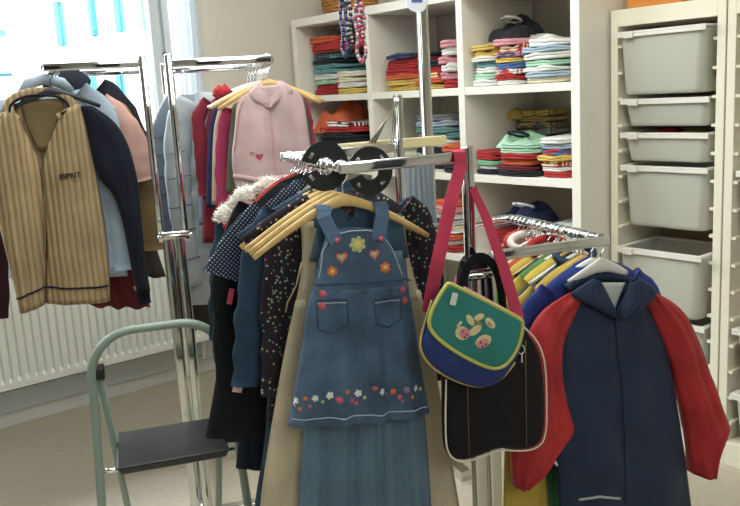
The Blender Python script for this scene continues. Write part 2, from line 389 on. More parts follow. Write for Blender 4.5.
# ---------------- folded clothes
CN = {'r': ('red', 'b32428'), 'o': ('orange', 'd9602a'), 'y': ('yellow', 'd9b645'), 'g': ('green', '7fbf8e'), 't': ('teal', '6aa3a6'), 'b': ('pale blue', 'a9bfd0'),
      'w': ('white', 'e4e4de'), 'k': ('charcoal', '2c2d35'), 'n': ('navy', '232c50'), 'p': ('pink', 'd98f9b'), 'm': ('maroon', '6e2430'), 'c': ('cream', 'e2d9b8'), 'u': ('blue', '4a6fae'), 'e': ('mint', 'a8d8b8'), 'a': ('tan', 'b39a5e'), 's': ('grey', '8d9296')}
ORD = ['bottom', 'second from the bottom', 'third from the bottom', 'fourth from the bottom', 'fifth from the bottom', 'sixth from the bottom', 'seventh from the bottom', 'eighth from the bottom', 'ninth from the bottom', 'tenth from the bottom']
def folded(x, y, z, w, d, h, key, label, group, rz=0, seed=0, sag=0):
    """one folded garment: two cloth layers with a rounded fold at the front"""
    rnd = random.Random(seed); nm, hx = CN[key]
    kind = rnd.choice(['plain', 'plain', 'plain', 'stripe', 'plain']); h2 = rnd.choice(['ffffff', 'e8d9b0', '3c4a70', 'c0392b'])
    mt = fabric(hx, 'plain') if kind == 'plain' else fabric(hx, 'stripev', h2, 22, thr=.12)
    prof = []                       # (x depth, z) loop, front is -d/2
    k = 5; r = h/4
    for lay in (0, 1):
        cz = r+lay*2*r
        for i in range(k+1):
            a = -PI/2 + -PI*i/k; prof.append((-d/2+r+r*math.cos(a)*1.15, cz+r*math.sin(a)*-1*-1))
    prof2 = []
    for lay in (0, 1):
        cz = r+lay*2*r
        for i in range(k+1):
            a = -PI/2 - PI*i/k; prof2.append((-d/2+r+r*1.2*math.cos(a), cz+r*math.sin(a)))
    prof2 += [(d/2-r, 4*r), (d/2, 3*r), (d/2, r), (d/2-r, 0)]
    n = len(prof2); seg = 9; vs = []
    for i in range(seg+1):
        u = i/seg*2-1; e = 1-.35*abs(u)**7
        for (px_, pz_) in prof2:
            top = pz_/h
            nz = .5*h*noise.noise(V((u*2+seed, px_*9, seed*1.7)))*top
            vs.append((px_*e + .006*noise.noise(V((u*3, top*2, seed))), u*w/2, max(0, h/2+(pz_-h/2)*(1-.4*abs(u)**5)+nz-sag*abs(u)**2*top)))
    fs = [(i*n+j, (i+1)*n+j, (i+1)*n+(j+1) % n, i*n+(j+1) % n) for i in range(seg) for j in range(n)]
    fs += [tuple(range(n)), tuple(range(seg*n+n-1, seg*n-1, -1))]
    o = mesh('folded_shirt', vs, fs, mt, None, True)
    at(o, RM.pt(x, y, z), RM.a+rz); tag(o, label, 'folded clothes', group); return o
used = {}
def stack(px, cell, z, keys, where, w=.2, d=.27, h=.024, back=.03, last=None, jit=.02):
    """px: picture column of the stack's middle on the shelf front; keys bottom to top"""
    y = RM.onX(px, 100, SX+back+.08).y
    y = min(max(y, cell[0]+w/2+.006), cell[1]-w/2-.006)
    zz = z+.001
    for i, kx in enumerate(keys):
        hh = h*random.uniform(.85, 1.2); nm = CN[kx][0]; n = len(keys)
        pos = 'top' if i == n-1 else ORD[i]
        lab = '%s folded top, %s of the %s' % (nm, pos.replace(' from the bottom', ' from bottom'), where)
        if i == n-1 and last: lab = last
        folded(SX+back+d/2+random.uniform(-.3, 1)*jit, y+random.uniform(-.3, .3)*jit*(.5 if w > .19 else .3), zz, w*random.uniform(.84, .99), d, hh, kx, lab, where[:1].upper()+where[1:], random.uniform(-.09, .09), random.randint(0, 9999))
        zz += hh*1.03
    return y, zz
C0 = (ys[1]+.018, ys[0]-.04); C1 = (ys[2]+.018, ys[1]-.018); C2 = (ys[3]+.04, ys[2]-.018)
Z0, Z1, Z2 = tops[1], tops[2], tops[3]
stack(332, C0, Z0, 'rrewttktoro', 'tall multicoloured stack, top shelf left', w=.24, h=.026, back=.06)
stack(357, C0, Z0, 'ywcw', 'short pale stack, top shelf left', w=.2, h=.026, back=.0)
stack(357, C0, Z0+.0, 'mrpmrmrr', 'red pile behind the short pale stack', w=.19, d=.13, h=.03, back=.29)
stack(345, C0, Z1, 'kwkmkkrm', 'dark pile, second shelf left', w=.4, h=.026, back=.02)
stack(412, C1, Z0, 'yyorrrk', 'red and yellow stack, top shelf middle', w=.27, h=.022, back=.03)
stack(441, C1, Z0, 'yorrk', 'mainly red stack, top shelf middle', w=.23, h=.023, back=.02)
stack(458, C1, Z0, 'rpwpwp', 'narrow pink and white stack, top shelf middle', w=.085, h=.03, d=.3, back=.01)
stack(440, C1, Z1, 'kekwttbs', 'teal stack, second shelf middle', w=.28, h=.03, back=.09)
stack(459, C1, Z1, 'kooo', 'orange stack by the divider, second shelf', w=.1, h=.027, back=.0)
stack(404, C1, Z1, 'egc', 'low green stack, second shelf middle', w=.2, h=.024, back=.05)
stack(450, C1, Z2, 'rwowrwpo', 'red and white stack, third shelf middle', w=.2, h=.026, back=.0)
stack(425, C1, Z2, 'bsub', 'blue stack, third shelf middle', w=.2, h=.03, back=.05)
stack(491, C2, Z0, 'wewtwyy', 'yellow topped stack, top shelf right', w=.17, h=.022, back=.02, last='mustard yellow folded top crowning the left stack, top shelf right')
stack(519, C2, Z0, 'wrwuyprp', 'coral topped stack, top shelf right', w=.165, h=.021, back=.0, last='coral pink folded top crowning the middle stack, top shelf right')
ya_, zb_ = stack(553, C2, Z0, 'cbwewbw', 'pale stack, top shelf right', w=.215, h=.023, back=.0, last='white folded top crowning the pale stack, top shelf right')
stack(520, C2, Z0, 'ssbrws', 'rear pile, top shelf right', w=.2, d=.13, h=.03, back=.29)
stack(514, C2, Z1, 'wsatwsaay', 'mustard topped stack, second shelf right', w=.22, d=.15, h=.026, back=.28, last='mustard folded top crowning the rear stack, second shelf right')
stack(489, C2, Z1, 'kwgrr', 'red topped low stack, second shelf right', w=.17, h=.02, back=.02)
stack(524, C2, Z1, 'kmoree', 'mint topped stack, second shelf right', w=.225, h=.022, back=.0)
stack(562, C2, Z1, 'rwryubw', 'red and white stack, second shelf right', w=.16, h=.021, back=.02)
stack(534, C2, Z2, 'rro', 'navy topped pile, third shelf right', w=.2, h=.034, back=.03)
stack(498, C2, Z2, 'mrr', 'red pile, third shelf right', w=.2, h=.034, back=.1)
stack(563, C2, Z2, 'wpwww', 'white pile, third shelf right', w=.15, h=.03, back=.03)
def crumple(px, py, w, d, h, key, label, lx=.16, slope=0, seed=1, trim=None):
    c = RM.onX(px, py, SX+lx); n = 26; vs = []
    ca = RM.a
    for s_ in (1, 0):
        for j in range(n+1):
            for i in range(n+1):
                a = i/n*2-1; b = j/n*2-1; e = max(0, 1-abs(a)**3.5)*max(0, 1-abs(b)**3.5)
                if s_: z = h*e**.6*(.75+.5*noise.noise(V((a*1.3+seed, b*1.3, seed)))) + h*.22*math.sin(a*5+3*noise.noise(V((b*2, a*2, seed)))+b*3)*e + slope*(b)*e
                else: z = 0
                k = 1-.18*max(0, abs(a)+abs(b)-1)
                vs.append((a*d/2*k+.01*noise.noise(V((b*3, seed, a))), b*w/2*k+.012*noise.noise(V((a*3, b, seed))), max(z, 0)))
    m_ = (n+1)**2; fs = []
    for s_ in (0, 1):
        for j in range(n):
            for i in range(n):
                q = (s_*m_+j*(n+1)+i, s_*m_+j*(n+1)+i+1, s_*m_+(j+1)*(n+1)+i+1, s_*m_+(j+1)*(n+1)+i); fs.append(q if s_ == 0 else q[::-1])
    t = thing('bundled_sweater', label, 'folded clothes', RM.pt(c.x, c.y, c.z), RM.a)
    mesh('cloth', vs, fs, fabric(CN[key][1]), t, True)
    if trim:
        q = [(-d*.18+.035*math.cos(t_), .045*math.sin(t_), h*.95+.012*math.cos(t_)*-1) for t_ in [2*PI*i/20 for i in range(20)]]
        MB().tube(q, .006, 8, closed=True).build('neck_trim', fabric(trim), t, True)
    return t
crumple(343, 131, .32, .28, .14, 'o', 'bright orange hoodie heaped on the dark pile, second shelf left', slope=-.06, seed=4)
crumple(340, 50, .26, .26, .06, 'r', 'crumpled red and orange top heaped highest on the top shelf left', slope=-.03, seed=8)
crumple(518, 40, .2, .22, .085, 'k', 'charcoal sweater with pale trim heaped above the coral topped stack', lx=.2, slope=0, seed=6, trim='c9c6bd')
crumple(545, 44, .22, .2, .04, 'w', 'white patterned top bundled beside the charcoal sweater', lx=.2, seed=12)
crumple(525, 146, .2, .22, .055, 'e', 'mint green sweater with dark neck trim bundled on the middle stack', lx=.14, seed=15, trim='1d2a33')
crumple(530, 221, .2, .22, .075, 'n', 'navy sweater with white neck trim bundled on the third shelf right', lx=.14, seed=21, trim='dfe2e6')
crumple(492, 60-2, .15, .2, .04, 'y', 'mustard cardigan bundled above the left stack, top shelf right', lx=.14, slope=-.01, seed=25)
crumple(443, 124, .2, .2, .05, 's', 'grey patterned top bundled above the teal stack', lx=.2, seed=31)
crumple(512, 118, .2, .16, .04, 'y', 'ochre top bundled over the rear stack, second shelf right', lx=.33, seed=35)
# neckline rings on two sweaters
def rim(px, py, lx, a, b, label, col, cat='collar trim'):
    pass
# brown basket on top of the shelf unit
yb = RM.onX(350, 6, SX+.2).y
bk = thing('wicker_basket', 'orange brown wicker basket on top of the white shelf unit', 'basket', RM.pt(SX+.2, yb, 1.786), RM.a)
b_ = MB(); rr = []
for k in range(9):
    z = .01+k*.016; ex = 1+.02*k; b_.tube([(.1*ex*math.cos(t), .17*ex*math.sin(t), z+.003*math.sin(t*16+k*PI)) for t in [2*PI*i/48 for i in range(48)]], .009, 6, closed=True, up=V((0, 0, 1)))
b_.build('woven_side', plain('wicker', 'b98248', .7, var=.3, bs=80), bk, True)
MB().tube([(0, 0, 0), (0, 0, .012)], .1, 24).build('basket_bottom', plain('wicker_base', '9c6a38', .7), bk)

# ================================================================== BIN CABINETS
binm, nt, b = newmat('frosted_bin_plastic'); b.inputs['Base Color'].default_value = hexc('e2e2d8'); b.inputs['Roughness'].default_value = .35
tb = nt.nodes.new('ShaderNodeBsdfTransparent'); tb.inputs['Color'].default_value = (.9, .92, .9, 1); trn = nt.nodes.new('ShaderNodeBsdfTranslucent'); trn.inputs['Color'].default_value = hexc('f2f4ee')
m1 = nt.nodes.new('ShaderNodeMixShader'); m1.inputs[0].default_value = .3; m2 = nt.nodes.new('ShaderNodeMixShader'); m2.inputs[0].default_value = .2
nt.links.new(b.outputs[0], m1.inputs[1]); nt.links.new(trn.outputs[0], m1.inputs[2]); nt.links.new(m1.outputs[0], m2.inputs[1]); nt.links.new(tb.outputs[0], m2.inputs[2]); nt.links.new(m2.outputs[0], nt.nodes['Material Output'].inputs[0])
TX = 2.686; TD = .3
def cabinet(ya, yb, label):
    t = thing('storage_cabinet', label, 'cabinet', RM.pt(0, 0, 0), RM.a)
    for y in (ya, yb-.03): MB().box(TX, TX+TD, y, y+.03, 0, 1.635).build('side_panel', CREAM, t, bevel=.002)
    MB().box(TX, TX+TD, ya+.03, yb-.03, 1.575, 1.635).build('top_panel', CREAM, t, bevel=.002)
    MB().box(TX, TX+TD, ya+.03, yb-.03, 0, .09).build('base_panel', CREAM, t, bevel=.002)
    MB().box(TX+TD-.008, TX+TD-.001, ya+.03, yb-.03, .09, 1.575).build('back_panel', plain('cabinet_back', 'a3977f', .7), t)
    z = 1.505
    while z > .12:
        for y in (ya+.03, yb-.03-.016): MB().box(TX+.004, TX+TD-.01, y, y+.016, z-.006, z+.004).build('runner', CREAM, t)
        z -= .096
    return t
c1 = cabinet(1.468, 1.915, 'cream storage cabinet with six frosted bins right of the shelf unit')
c2 = cabinet(1.015, 1.462, 'cream storage cabinet cut off by the right edge of the photo')
def bin_(ya, yb, ztop, h, label, pull=0, tint='caa9a0', seed=0):
    y0, y1 = ya+.034, yb-.034; x0 = TX-.012-pull; x1 = x0+.28
    t = thing('storage_bin', label, 'bin', RM.pt(x0+.14, (y0+y1)/2, ztop-h), RM.a, 'frosted bins in the cabinets')
    wx = .14; wy = (y1-y0)/2; s = .8 if h > .12 else .9
    def ring(k, z, r=.03, seg=4):
        out = []
        a, b = wx-.012, wy-.022
        a *= k; b *= k
        for (sx, sy, a0) in ((1, 1, 0), (-1, 1, 90), (-1, -1, 180), (1, -1, 270)):
            for i in range(seg+1):
                q = R(a0+90*i/seg); out.append((sx*(a-r)+r*math.cos(q), sy*(b-r)+r*math.sin(q), z))
        return out
    rings = [ring(.89, 0), ring(.915, .003), ring(.93, .014), ring(1, h-.012), ring(1, h)]
    n = len(rings[0]); vs = sum(rings, []); fs = [(i*n+j, i*n+(j+1) % n, (i+1)*n+(j+1) % n, (i+1)*n+j) for i in range(len(rings)-1) for j in range(n)] + [tuple(range(n-1, -1, -1))]
    mesh('tub', vs, fs, binm, t, True, solid=.003)
    r = MB(); o = [(-wx, -wy+.012), (wx, -wy+.012), (wx, wy-.012), (-wx, wy-.012)]
    for (a, b, c, d) in ((-wx, wx, -wy+.013, -wy+.034), (-wx, wx, wy-.034, wy-.013), (-wx, -wx+.02, -wy+.034, wy-.034), (wx-.02, wx, -wy+.034, wy-.034)): r.box(a, b, c, d, h-.004, h+.004)
    r.box(-wx, -wx+.004, -wy+.013, wy-.013, h-.016, h-.004)
    r.build('rim', WHITEP, t, bevel=.0015)
    g = MB()
    g.box(-wx-.006, -wx, wy-.09, wy-.05, h-.02, h+.002); g.build('grip', WHITEP, t, bevel=.001)
    rnd = random.Random(seed)
    if h > .08:
        # soft clothes lying inside the bin, seen through the plastic
        for i in range(3 if h > .12 else 2):
            q = rnd.choice('rprpwbuyrp'); 
            cm = MB(); cm.sphere((0, 0, 0), 1, 8)
            sx, sy, sz = .085, wy*.42, min(h*.4, .05)+rnd.random()*.01
            vs = [(v.x*sx*(1+.15*noise.noise(v*2+V((i, seed, 0)))), v.y*sy, v.z*sz*(1+.3*noise.noise(v*3+V((seed, i, 2))))) for v in cm.v]
            o = mesh('stored_garment', vs, cm.f, fabric(CN[q][1]), None, True)
            at(o, RM.pt(x0+.14-.01, (y0+y1)/2+(i-1 if h > .12 else i-.5)*wy*.48, ztop-h+sz*1.15+.008+(.03 if i == 1 and h > .12 else 0)), RM.a)
            tag(o, '%s garment inside the %s' % (CN[q][0], label), 'clothing', 'clothes stored in the bins')
def zt(py): return RM.onX(667, py, TX-.01).z
A = (1.468, 1.915)
for (t_, b__, lab, pull) in ((29, 93, 'frosted deep bin at the top of the left cabinet', .03), (99, 126, 'frosted shallow bin just under the topmost deep bin', .0),
                             (134, 162, 'frosted shallow bin second from the topmost deep bin', .0), (168, 229, 'frosted deep bin in the middle of the left cabinet', .0),
                             (252, 314, 'frosted deep bin below the wide gap in the left cabinet', .03), (322, 384, 'frosted deep bin half hidden by the red raincoat sleeve', .0), (400, 440, 'frosted shallow bin lowest in the left cabinet', 0)):
    a = zt(t_); bb2 = zt(b__); bin_(A[0], A[1], a, (a-bb2), lab, pull, seed=t_)
B = (1.015, 1.462)
for (t_, b__, lab) in ((172, 232, 'frosted deep bin at mid height in the right edge cabinet'), (330, 372, 'frosted bin in the right edge cabinet above the lowest one'), (395, 436, 'frosted bin lowest in the right edge cabinet')):
    a = RM.onX(732, t_, TX-.01).z; bb2 = RM.onX(732, b__, TX-.01).z; bin_(B[0], B[1], a, a-bb2, lab, .0, seed=t_+1)
yo = RM.onX(665, 3, TX+.12).y
ob = thing('cardboard_box', 'orange cardboard box lying on top of the bin cabinet', 'box', RM.pt(TX+.14, yo, 1.636), RM.a)
MB().box(-.09, .09, -.11, .11, 0, .1).build('box_body', plain('orange_card', 'd4863a', .7), ob, bevel=.002)
MB().box(-.093, .093, -.113, .113, .1, .115).build('lid', plain('orange_lid', 'c9772c', .7), ob, bevel=.002)

# ================================================================== HANGERS
def hanger(fr, lx, ly, rz, half, drop, mat, label, group=None, name='clothes_hanger', hookm=None, jit=0, gap=.07, tall=.0112):
    t = thing(name, label, 'hanger', fr.pt(lx, ly, rz-gap), fr.a+jit, group)
    pts = []; rad = []
    for i in range(17):
        s = i/8-1; pts.append((s*half, .012*abs(s)**2, -drop*abs(s)**1.35+.002)); rad.append(tall*(1.25-.75*abs(s)**.5))
    MB().tube(pts, rad, 10, flat=.55).build('shoulder_bar', mat, t, True)
    hk = [(0, 0, 0.0), (0, 0, gap-.034), (.007, 0, gap-.028)]
    for i in range(11):
        a = R(-50+i*23); hk.append((.0185*math.cos(a), 0, gap-.004+.0185*math.sin(a)))
    MB().tube(hk, .0022, 8).build('hook', hookm or CHROME, t, True)
    return t
# ================================================================== RACKS
def rack(fr, name, label, xs, arms, L, zcl, ztops, rodz, offs_back=0, backx=None):
    """two end frames of twin columns joined by two hanging rods; xs: column x, arms: rod x, rodz: rod height"""
    t = thing('clothes_rack', label, 'clothes rack', fr.pt(0, 0, 0), fr.a)
    for e, (y, ox) in enumerate(((0, 0), (L, offs_back))):
        for k in (0, 1):
            x = xs[k]+ox; sgn = -1 if k == 0 else 1
            xl = (xs[0]+xs[1])/2+ox+sgn*.019
            MB().box(xl-.015, xl+.015, y-.015, y+.015, .05, zcl).build('lower_column', STEEL, t, bevel=.002)
            MB().box(x-.011, x+.011, y-.011, y+.011, zcl-.02, ztops[k]).build('upper_column', CHROME, t, bevel=.0015)
            rx_, rzz = arms[k], rodz[k]
            # square arm from the column to above the rod, its end cap
            a0, a1 = sorted((x+sgn*.011, rx_+sgn*.012))
            MB().box(a0, a1, y-.011, y+.011, rzz-.012, rzz+.012).build('arm', CHROME, t, bevel=.0015)
        xm = (xs[0]+xs[1])/2+ox
        c = MB(); c.box(xm-.04, xm+.04, y-.021, y+.021, zcl-.012, zcl+.012); c.build('clamp', STEEL, t, bevel=.003)
        kb = MB(); kb.tube([(xm-.045, y-.026, zcl), (xm+.05, y-.026, zcl)], .003); kb.sphere((xm-.046, y-.026, zcl), .006, 6); kb.sphere((xm+.052, y-.026, zcl), .006, 6); kb.build('tightening_knob', CHROME, t, True)
        MB().box(xm-.26, xm+.26, y-.02, y+.02, .05, .08).build('foot_bar', STEEL, t, bevel=.002)
        for q in (-.24, .24): MB().tube([(xm+q-.011, y, .024), (xm+q+.011, y, .024)], .024, 16, up=V((0, 0, 1))).build('caster', BLACKP, t, True)
    for k in (0, 1):
        MB().tube([(arms[k], .011, rodz[k]), (arms[k], L-.011, rodz[k])], .0115, 12).build('hanging_rod', CHROME, t, True)
    xm = (xs[0]+xs[1])/2; MB().box(xm-.012, xm+.012, .02, L-.02, .083, .103).build('base_rail', STEEL, t)
    return t
Mz = 1.2443
rack(FM, 'clothes_rack', 'chrome two armed clothes rack in the foreground middle', (.293, .335), (0, .655), .44, .98, (1.268, 1.02), (Mz, 1.012), offs_back=.025)
# longer middle column reaching the hanging strap: black clamp of the photo
k_ = MB(); k_.box(.275, .325, -.02, .02, .99, 1.01); k_.box(.275, .325, -.02, .02, .966, .984)
tag(at(k_.build('column_clamp', BLACKP, bevel=.003), FM.pt(0, 0, 0), FM.a), 'black plastic clamp collar on the middle rack front column', 'clamp')
Lz = 1.5175
rack(FL, 'clothes_rack', 'chrome two armed clothes rack standing by the window', (-.036, .038), (-.3, .334), .6, 1.0, (1.54, 1.54), (Lz, Lz-.006))
# second bars under the arms of the window rack are its rear arms (built above)

# rear display stand with the cream crossbar
ds = thing('display_stand', 'tall chrome display stand with cream crossbar behind the middle rack', 'display stand', FM.pt(0, 0, 0), FM.a)
D = 1.05
pa = FM.onY(424, 60, D); pb = FM.onY(398, 95, D); bar0 = FM.onY(339, 149, D-.03); bar1 = FM.onY(446, 150, D-.03)
MB().box(pa.x-.017, pa.x+.017, D-.017, D+.017, .04, 2.2).build('tall_column', STEEL, ds, bevel=.002)
MB().box(pb.x-.012, pb.x+.012, D-.012, D+.012, .04, pb.z).build('short_column', STEEL, ds, bevel=.002)
MB().box(bar0.x, bar1.x, D-.04, D-.018, bar0.z-.017, bar0.z+.017).build('crossbar', plain('cream_wood', 'ddd2a4', .5), ds, bevel=.003)
MB().box(pb.x-.15, pa.x+.15, D-.02, D+.02, 0, .04).build('foot', STEEL, ds)
for y in (-.2,): pass
MB().box(pa.x-.02, pa.x+.02, D-.2, D+.2, 0, .038).build('foot', STEEL, ds)
# arm that carries the necklaces
na = FM.onY(354, -25, D-.0)
MB().tube([(pa.x, D, na.z), (na.x-.06, D, na.z)], .007, 10).build('necklace_arm', CHROME, ds, True)
# round white tag
tg = thing('price_tag', 'round white tag with blue marks hanging high on the tall chrome column', 'tag', FM.pt(FM.onY(413, 2, D).x, D-.03, FM.onY(413, 2, D).z), FM.a)
MB().plate(smooth_poly([(-.04, .03), (.0, .045), (.04, .03), (.035, -.03), (0, -.04), (-.038, -.025)]), -.001, .001).build('card', plain('tag_card', 'dfe6f2', .5), tg)
MB().box(-.02, .02, -.0025, -.001, -.004, .006).build('printed_mark', plain('tag_ink', '4a62a8', .6), tg)
# necklaces
def necklace(px0, px1, pyb, label, cols, r=.0058):
    a = FM.onY(px0, -20, D); c = FM.onY(px1, -20, D); bt = FM.onY((px0+px1)/2, pyb, D).z; top = na.z+.004
    pts = []; n = 84; w = (c.x-a.x)/2; mid = (a.x+c.x)/2
    for i in range(n):
        t = 2*PI*i/n; x = math.sin(t); z = math.cos(t)
        pts.append(V((mid+w*math.copysign(abs(x)**.6, x)*(.55 + .45*(1-z)/2), D+.008*math.sin(t*7)-.004, (top+bt)/2+(top-bt)/2*z)))
    root = thing('bead_necklace', label, 'necklace', FM.pt(0, 0, 0), FM.a)
    for k, (cn, h_) in enumerate(cols):
        mb = MB()
        mb.tube(pts, .0018, 5, closed=True)
        for i in range(k, n, len(cols)): mb.sphere(pts[i], r*(1.25 if k == 0 else .95), 5)
        mb.build('bead_string', plain('bead_'+cn, h_, .25), root, True)
    return root
necklace(338, 343, 57, 'long dark blue and violet bead necklace, leftmost of the four', [('navy', '2a2c55'), ('violet', '6a5a86')])
necklace(343, 348, 50, 'dark bead necklace with silver beads beside the violet one', [('black', '23232e'), ('silver', 'b9b9c4')])
necklace(352, 362, 62, 'pink and white bead necklace hanging lowest on the stand', [('rose', 'b25a68'), ('white', 'ded9dc'), ('grey', '77809a')])
necklace(355, 359, 44, 'short red bead necklace inside the pink and white one', [('red', 'a03040'), ('clear', 'c9c9d4')])
for k in range(4):
    ah = FM.onY(394, 104, D-.05); bl_ = FM.onY(372-2*k+3, 143, D-.05-.01*k); br_ = FM.onY(392+k, 142, D-.05-.01*k)
    wh = thing('wire_hanger', 'thin wire hanger in the small bundle hung on the short chrome column', 'hanger', FM.pt(ah.x, D-.05-.01*k, ah.z), FM.a, 'wire hangers in the small bundle')
    o_ = (ah.x, ah.z); y_ = 0
    MB().tube([(0, 0, 0), (bl_.x-o_[0], 0, bl_.z-o_[1]), ((bl_.x+br_.x)/2-o_[0], 0, (bl_.z+br_.z)/2-o_[1]-.01), (br_.x-o_[0], 0, br_.z-o_[1])], .003, 6, closed=True).build('wire_frame', plain('wire', 'b9ada0' if k % 2 else '4a4540', .4, .6), wh, True)
    MB().tube([(0, 0, 0), (.005, 0, .015), (.012, .02+.01*k, .028), (.018, .045+.01*k, .022)], .0025, 6).build('wire_hook', CHROME, wh, True)
# grey blue trousers hanging on the stand
fg = FM
def loc_of(fr, ly, org, pts): return [((lambda q: (q.x-org[0], q.z-org[1]))(fr.onY(a, b, ly))) for a, b in pts]
org = (FM.onY(416, 158, D-.1).x, FM.onY(416, 158, D-.1).z)
tz = thing('hanging_skirt', 'grey blue pleated skirt hanging behind the middle rack arm', 'skirt', FM.pt(org[0], D-.1, org[1]), FM.a)
shell('skirt_cloth', loc_of(FM, D-.1, org, [(403, 160), (402, 200), (400, 250)]), loc_of(FM, D-.1, org, [(432, 158), (434, 200), (438, 250)]), fabric('7c8b96'), tz, folds=.012, nf=6)

# ================================================================== GARMENTS
def pxs(fr, ly, org, pts): return loc_of(fr, ly, org, pts)
class G:
    """garment hung on rod: root at hanger neck; px() maps measured picture points to the garment's own plane"""
    def __init__(s, fr, lx, ly, rz, name, label, cat, gap=.07, group=None, off=0):
        s.fr = fr; s.ly = ly+off; s.o = (lx, rz-gap); s.root = thing(name, label, cat, fr.pt(lx, ly+off, rz-gap), fr.a, group)
    def px(s, pts): return loc_of(s.fr, s.ly, s.o, pts)
SH = lambda dip, drop=.086, w=.2: (lambda u: drop*(1-abs(2*u-1)**1.35) - dip*max(0, 1-((u-.5)/w)**2)**.6)
NECK = lambda dip, slope=0.: (lambda u: -dip*max(0, 1-((u-.5)/.2)**2) - slope*(abs(u-.5)*2)**1.5)
def simple(fr, lx, ly, rz, name, label, cat, mat, half=.14, length=.5, sl=.3, thick=.012, flare=1.15, slw=.045, group=None, neck=.05, drop=.07, collar=None, nf=4, slang=.06, gap=.07, seed=None, cuff=None):
    """a top / dress / jacket in metres, for clothes seen mostly edge-on on the rods"""
    seed = seed if seed is not None else random.randint(0, 999)
    t = thing(name, label, cat, fr.pt(lx, ly, rz-gap), fr.a+random.uniform(-.02, .02), group)
    L_ = [(-half*.95, -drop), (-half*.98, -drop-.1), (-half*1.0*((1+flare)/2), -length*.6), (-half*flare, -length)]
    R_ = [(-a, b) for a, b in L_]
    lift = lambda dip: (lambda u: (drop+.022)*(1-abs(u-.5)*2)**.7 - dip*max(0, 1-((u-.5)/.2)**2))
    shell('body', L_, R_, mat, t, top=lift(neck), topb=lift(neck*.3), thick=thick, folds=.35*thick, nf=nf, nu=20, nv=18, seed=seed, tmin=.8, shut=True)
    if sl:
        for sg in (-1, 1):
            pts = [(sg*half*.86, -drop+.0), (sg*(half+.03), -drop-.05), (sg*(half+.03+slang*.6), -drop-.05-sl*.5), (sg*(half+.03+slang), -drop-.05-sl)]
            sleeve('sleeve', pts, [.028, slw, slw*.92, slw*.75], mat, t, flat=max(.25, thick/slw), seed=seed+sg, n=12, seg=14)
            if cuff: sleeve('cuff', [pts[-1], (pts[-1][0]+sg*.004, pts[-1][1]-.03)], [slw*.8, slw*.75], cuff, t, flat=max(.25, thick/slw)*1.1, seed=1, n=12, seg=3, wr=.001)
    if collar:
        mb = MB(); mb.tube([(.055*math.cos(a), .018*math.sin(a)*1., .012+.02*math.sin(a)-.0*a) for a in [2*PI*i/20 for i in range(20)]], .011, 8, closed=True, up=V((0, 0, 1))); mb.build('collar', collar, t, True)
    return t

def yoke(g, mat, half=.192, drop=.086, r_=.013, lift=.004):
    pts = [(q/10*half, .004*abs(q/10), -drop*abs(q/10)**1.35+lift) for q in range(-10, 11) if abs(q) > 1]
    for sg in (-1, 1):
        pp_ = sorted([p for p in pts if p[0]*sg > 0], key=lambda p: abs(p[0]))
        MB().tube(pp_, [r_*(1.1-.25*abs(p[0])/half) for p in pp_], 12, flat=.75).build('shoulder_yoke', mat, g.root, True)
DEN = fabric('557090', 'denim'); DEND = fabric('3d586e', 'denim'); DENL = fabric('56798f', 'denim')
# ---------- denim pinafore, front of the middle rack
g = G(FM, .0, 0.012, Mz, 'denim_pinafore', 'blue denim pinafore dress with flower embroidery and hem frill of stitched blossoms', 'dress')
hanger(FM, 0, 0.012, Mz, .2, .103, WOOD, 'wooden hanger holding the embroidered denim pinafore at the rod front')
r = g.root
skL = g.px([(312, 288), (306, 300), (303, 330), (296, 370), (287, 424)]); skR = g.px([(404, 283), (409, 300), (413, 330), (419, 370), (427, 411)])
shell('skirt', skL, skR, DEN, r, thick=.035, folds=.008, nf=4, nu=44, nv=36, seed=3, tmin=.6, y0=-.012, wr=.008)
bL = g.px([(326, 232), (319, 250), (315, 272), (311, 292)]); bR = g.px([(377, 229), (389, 245), (398, 268), (406, 288)])
bib = shell('bib', bL, bR, DEN, r, top=lambda u: .006*math.sin(PI*u), thick=.02, folds=.002, nf=2, nu=26, nv=20, seed=5, y0=-.014, tmin=.9)
# lower hem band and stitching
def edge_tube(name, pts, rad, mat, y=-.05, n=6): return MB().tube([(a, y, b) for a, b in [(p.x, p.y) for p in smooth_poly(pts, 2, False)]], rad, n).build(name, mat, r, True)
import bisect
from mathutils.bvhtree import BVHTree
def bvh_of(o): return BVHTree.FromPolygons([v.co.copy() for v in o.data.vertices], [tuple(p.vertices) for p in o.data.polygons])
def front(o):
    b = bvh_of(o)
    def fn(x, z, d=.002):
        h = b.ray_cast(V((x, -1, z)), V((0, 1, 0))); return (h[0].y-d) if h[0] else -.04
    return fn
sk = [c for c in r.children if c.name.startswith('skirt')][0]
fs_ = front(sk); fb_ = front(bib)
def cline(name, pts, rad, mat, fn, par=r, n=6, seg=40):
    q = resample([(p[0], p[1]) for p in pts], seg); return MB().tube([(a.x, fn(a.x, a.y), a.y) for a in q], rad, n).build(name, mat, par, True)
def decal(name, poly, mat, fn, par=r, d=.0015):
    cx_ = sum(p[0] for p in poly)/len(poly); cz_ = sum(p[1] for p in poly)/len(poly); n = len(poly)
    # fan with a slightly raised centre, lying on the cloth
    vs = [(p[0], fn(p[0], p[1], d), p[1]) for p in poly] + [(cx_, fn(cx_, cz_, d+.0012), cz_)]
    vs += [(p[0], fn(p[0], p[1], -.001), p[1]) for p in poly]
    fs = [(i, (i+1) % n, n) for i in range(n)] + [(i, n+1+i, n+1+(i+1) % n, (i+1) % n) for i in range(n)]
    return mesh(name, vs, fs, mat, par, False)
PIPE = plain('pale_stitch', 'a9b7c0', .7)
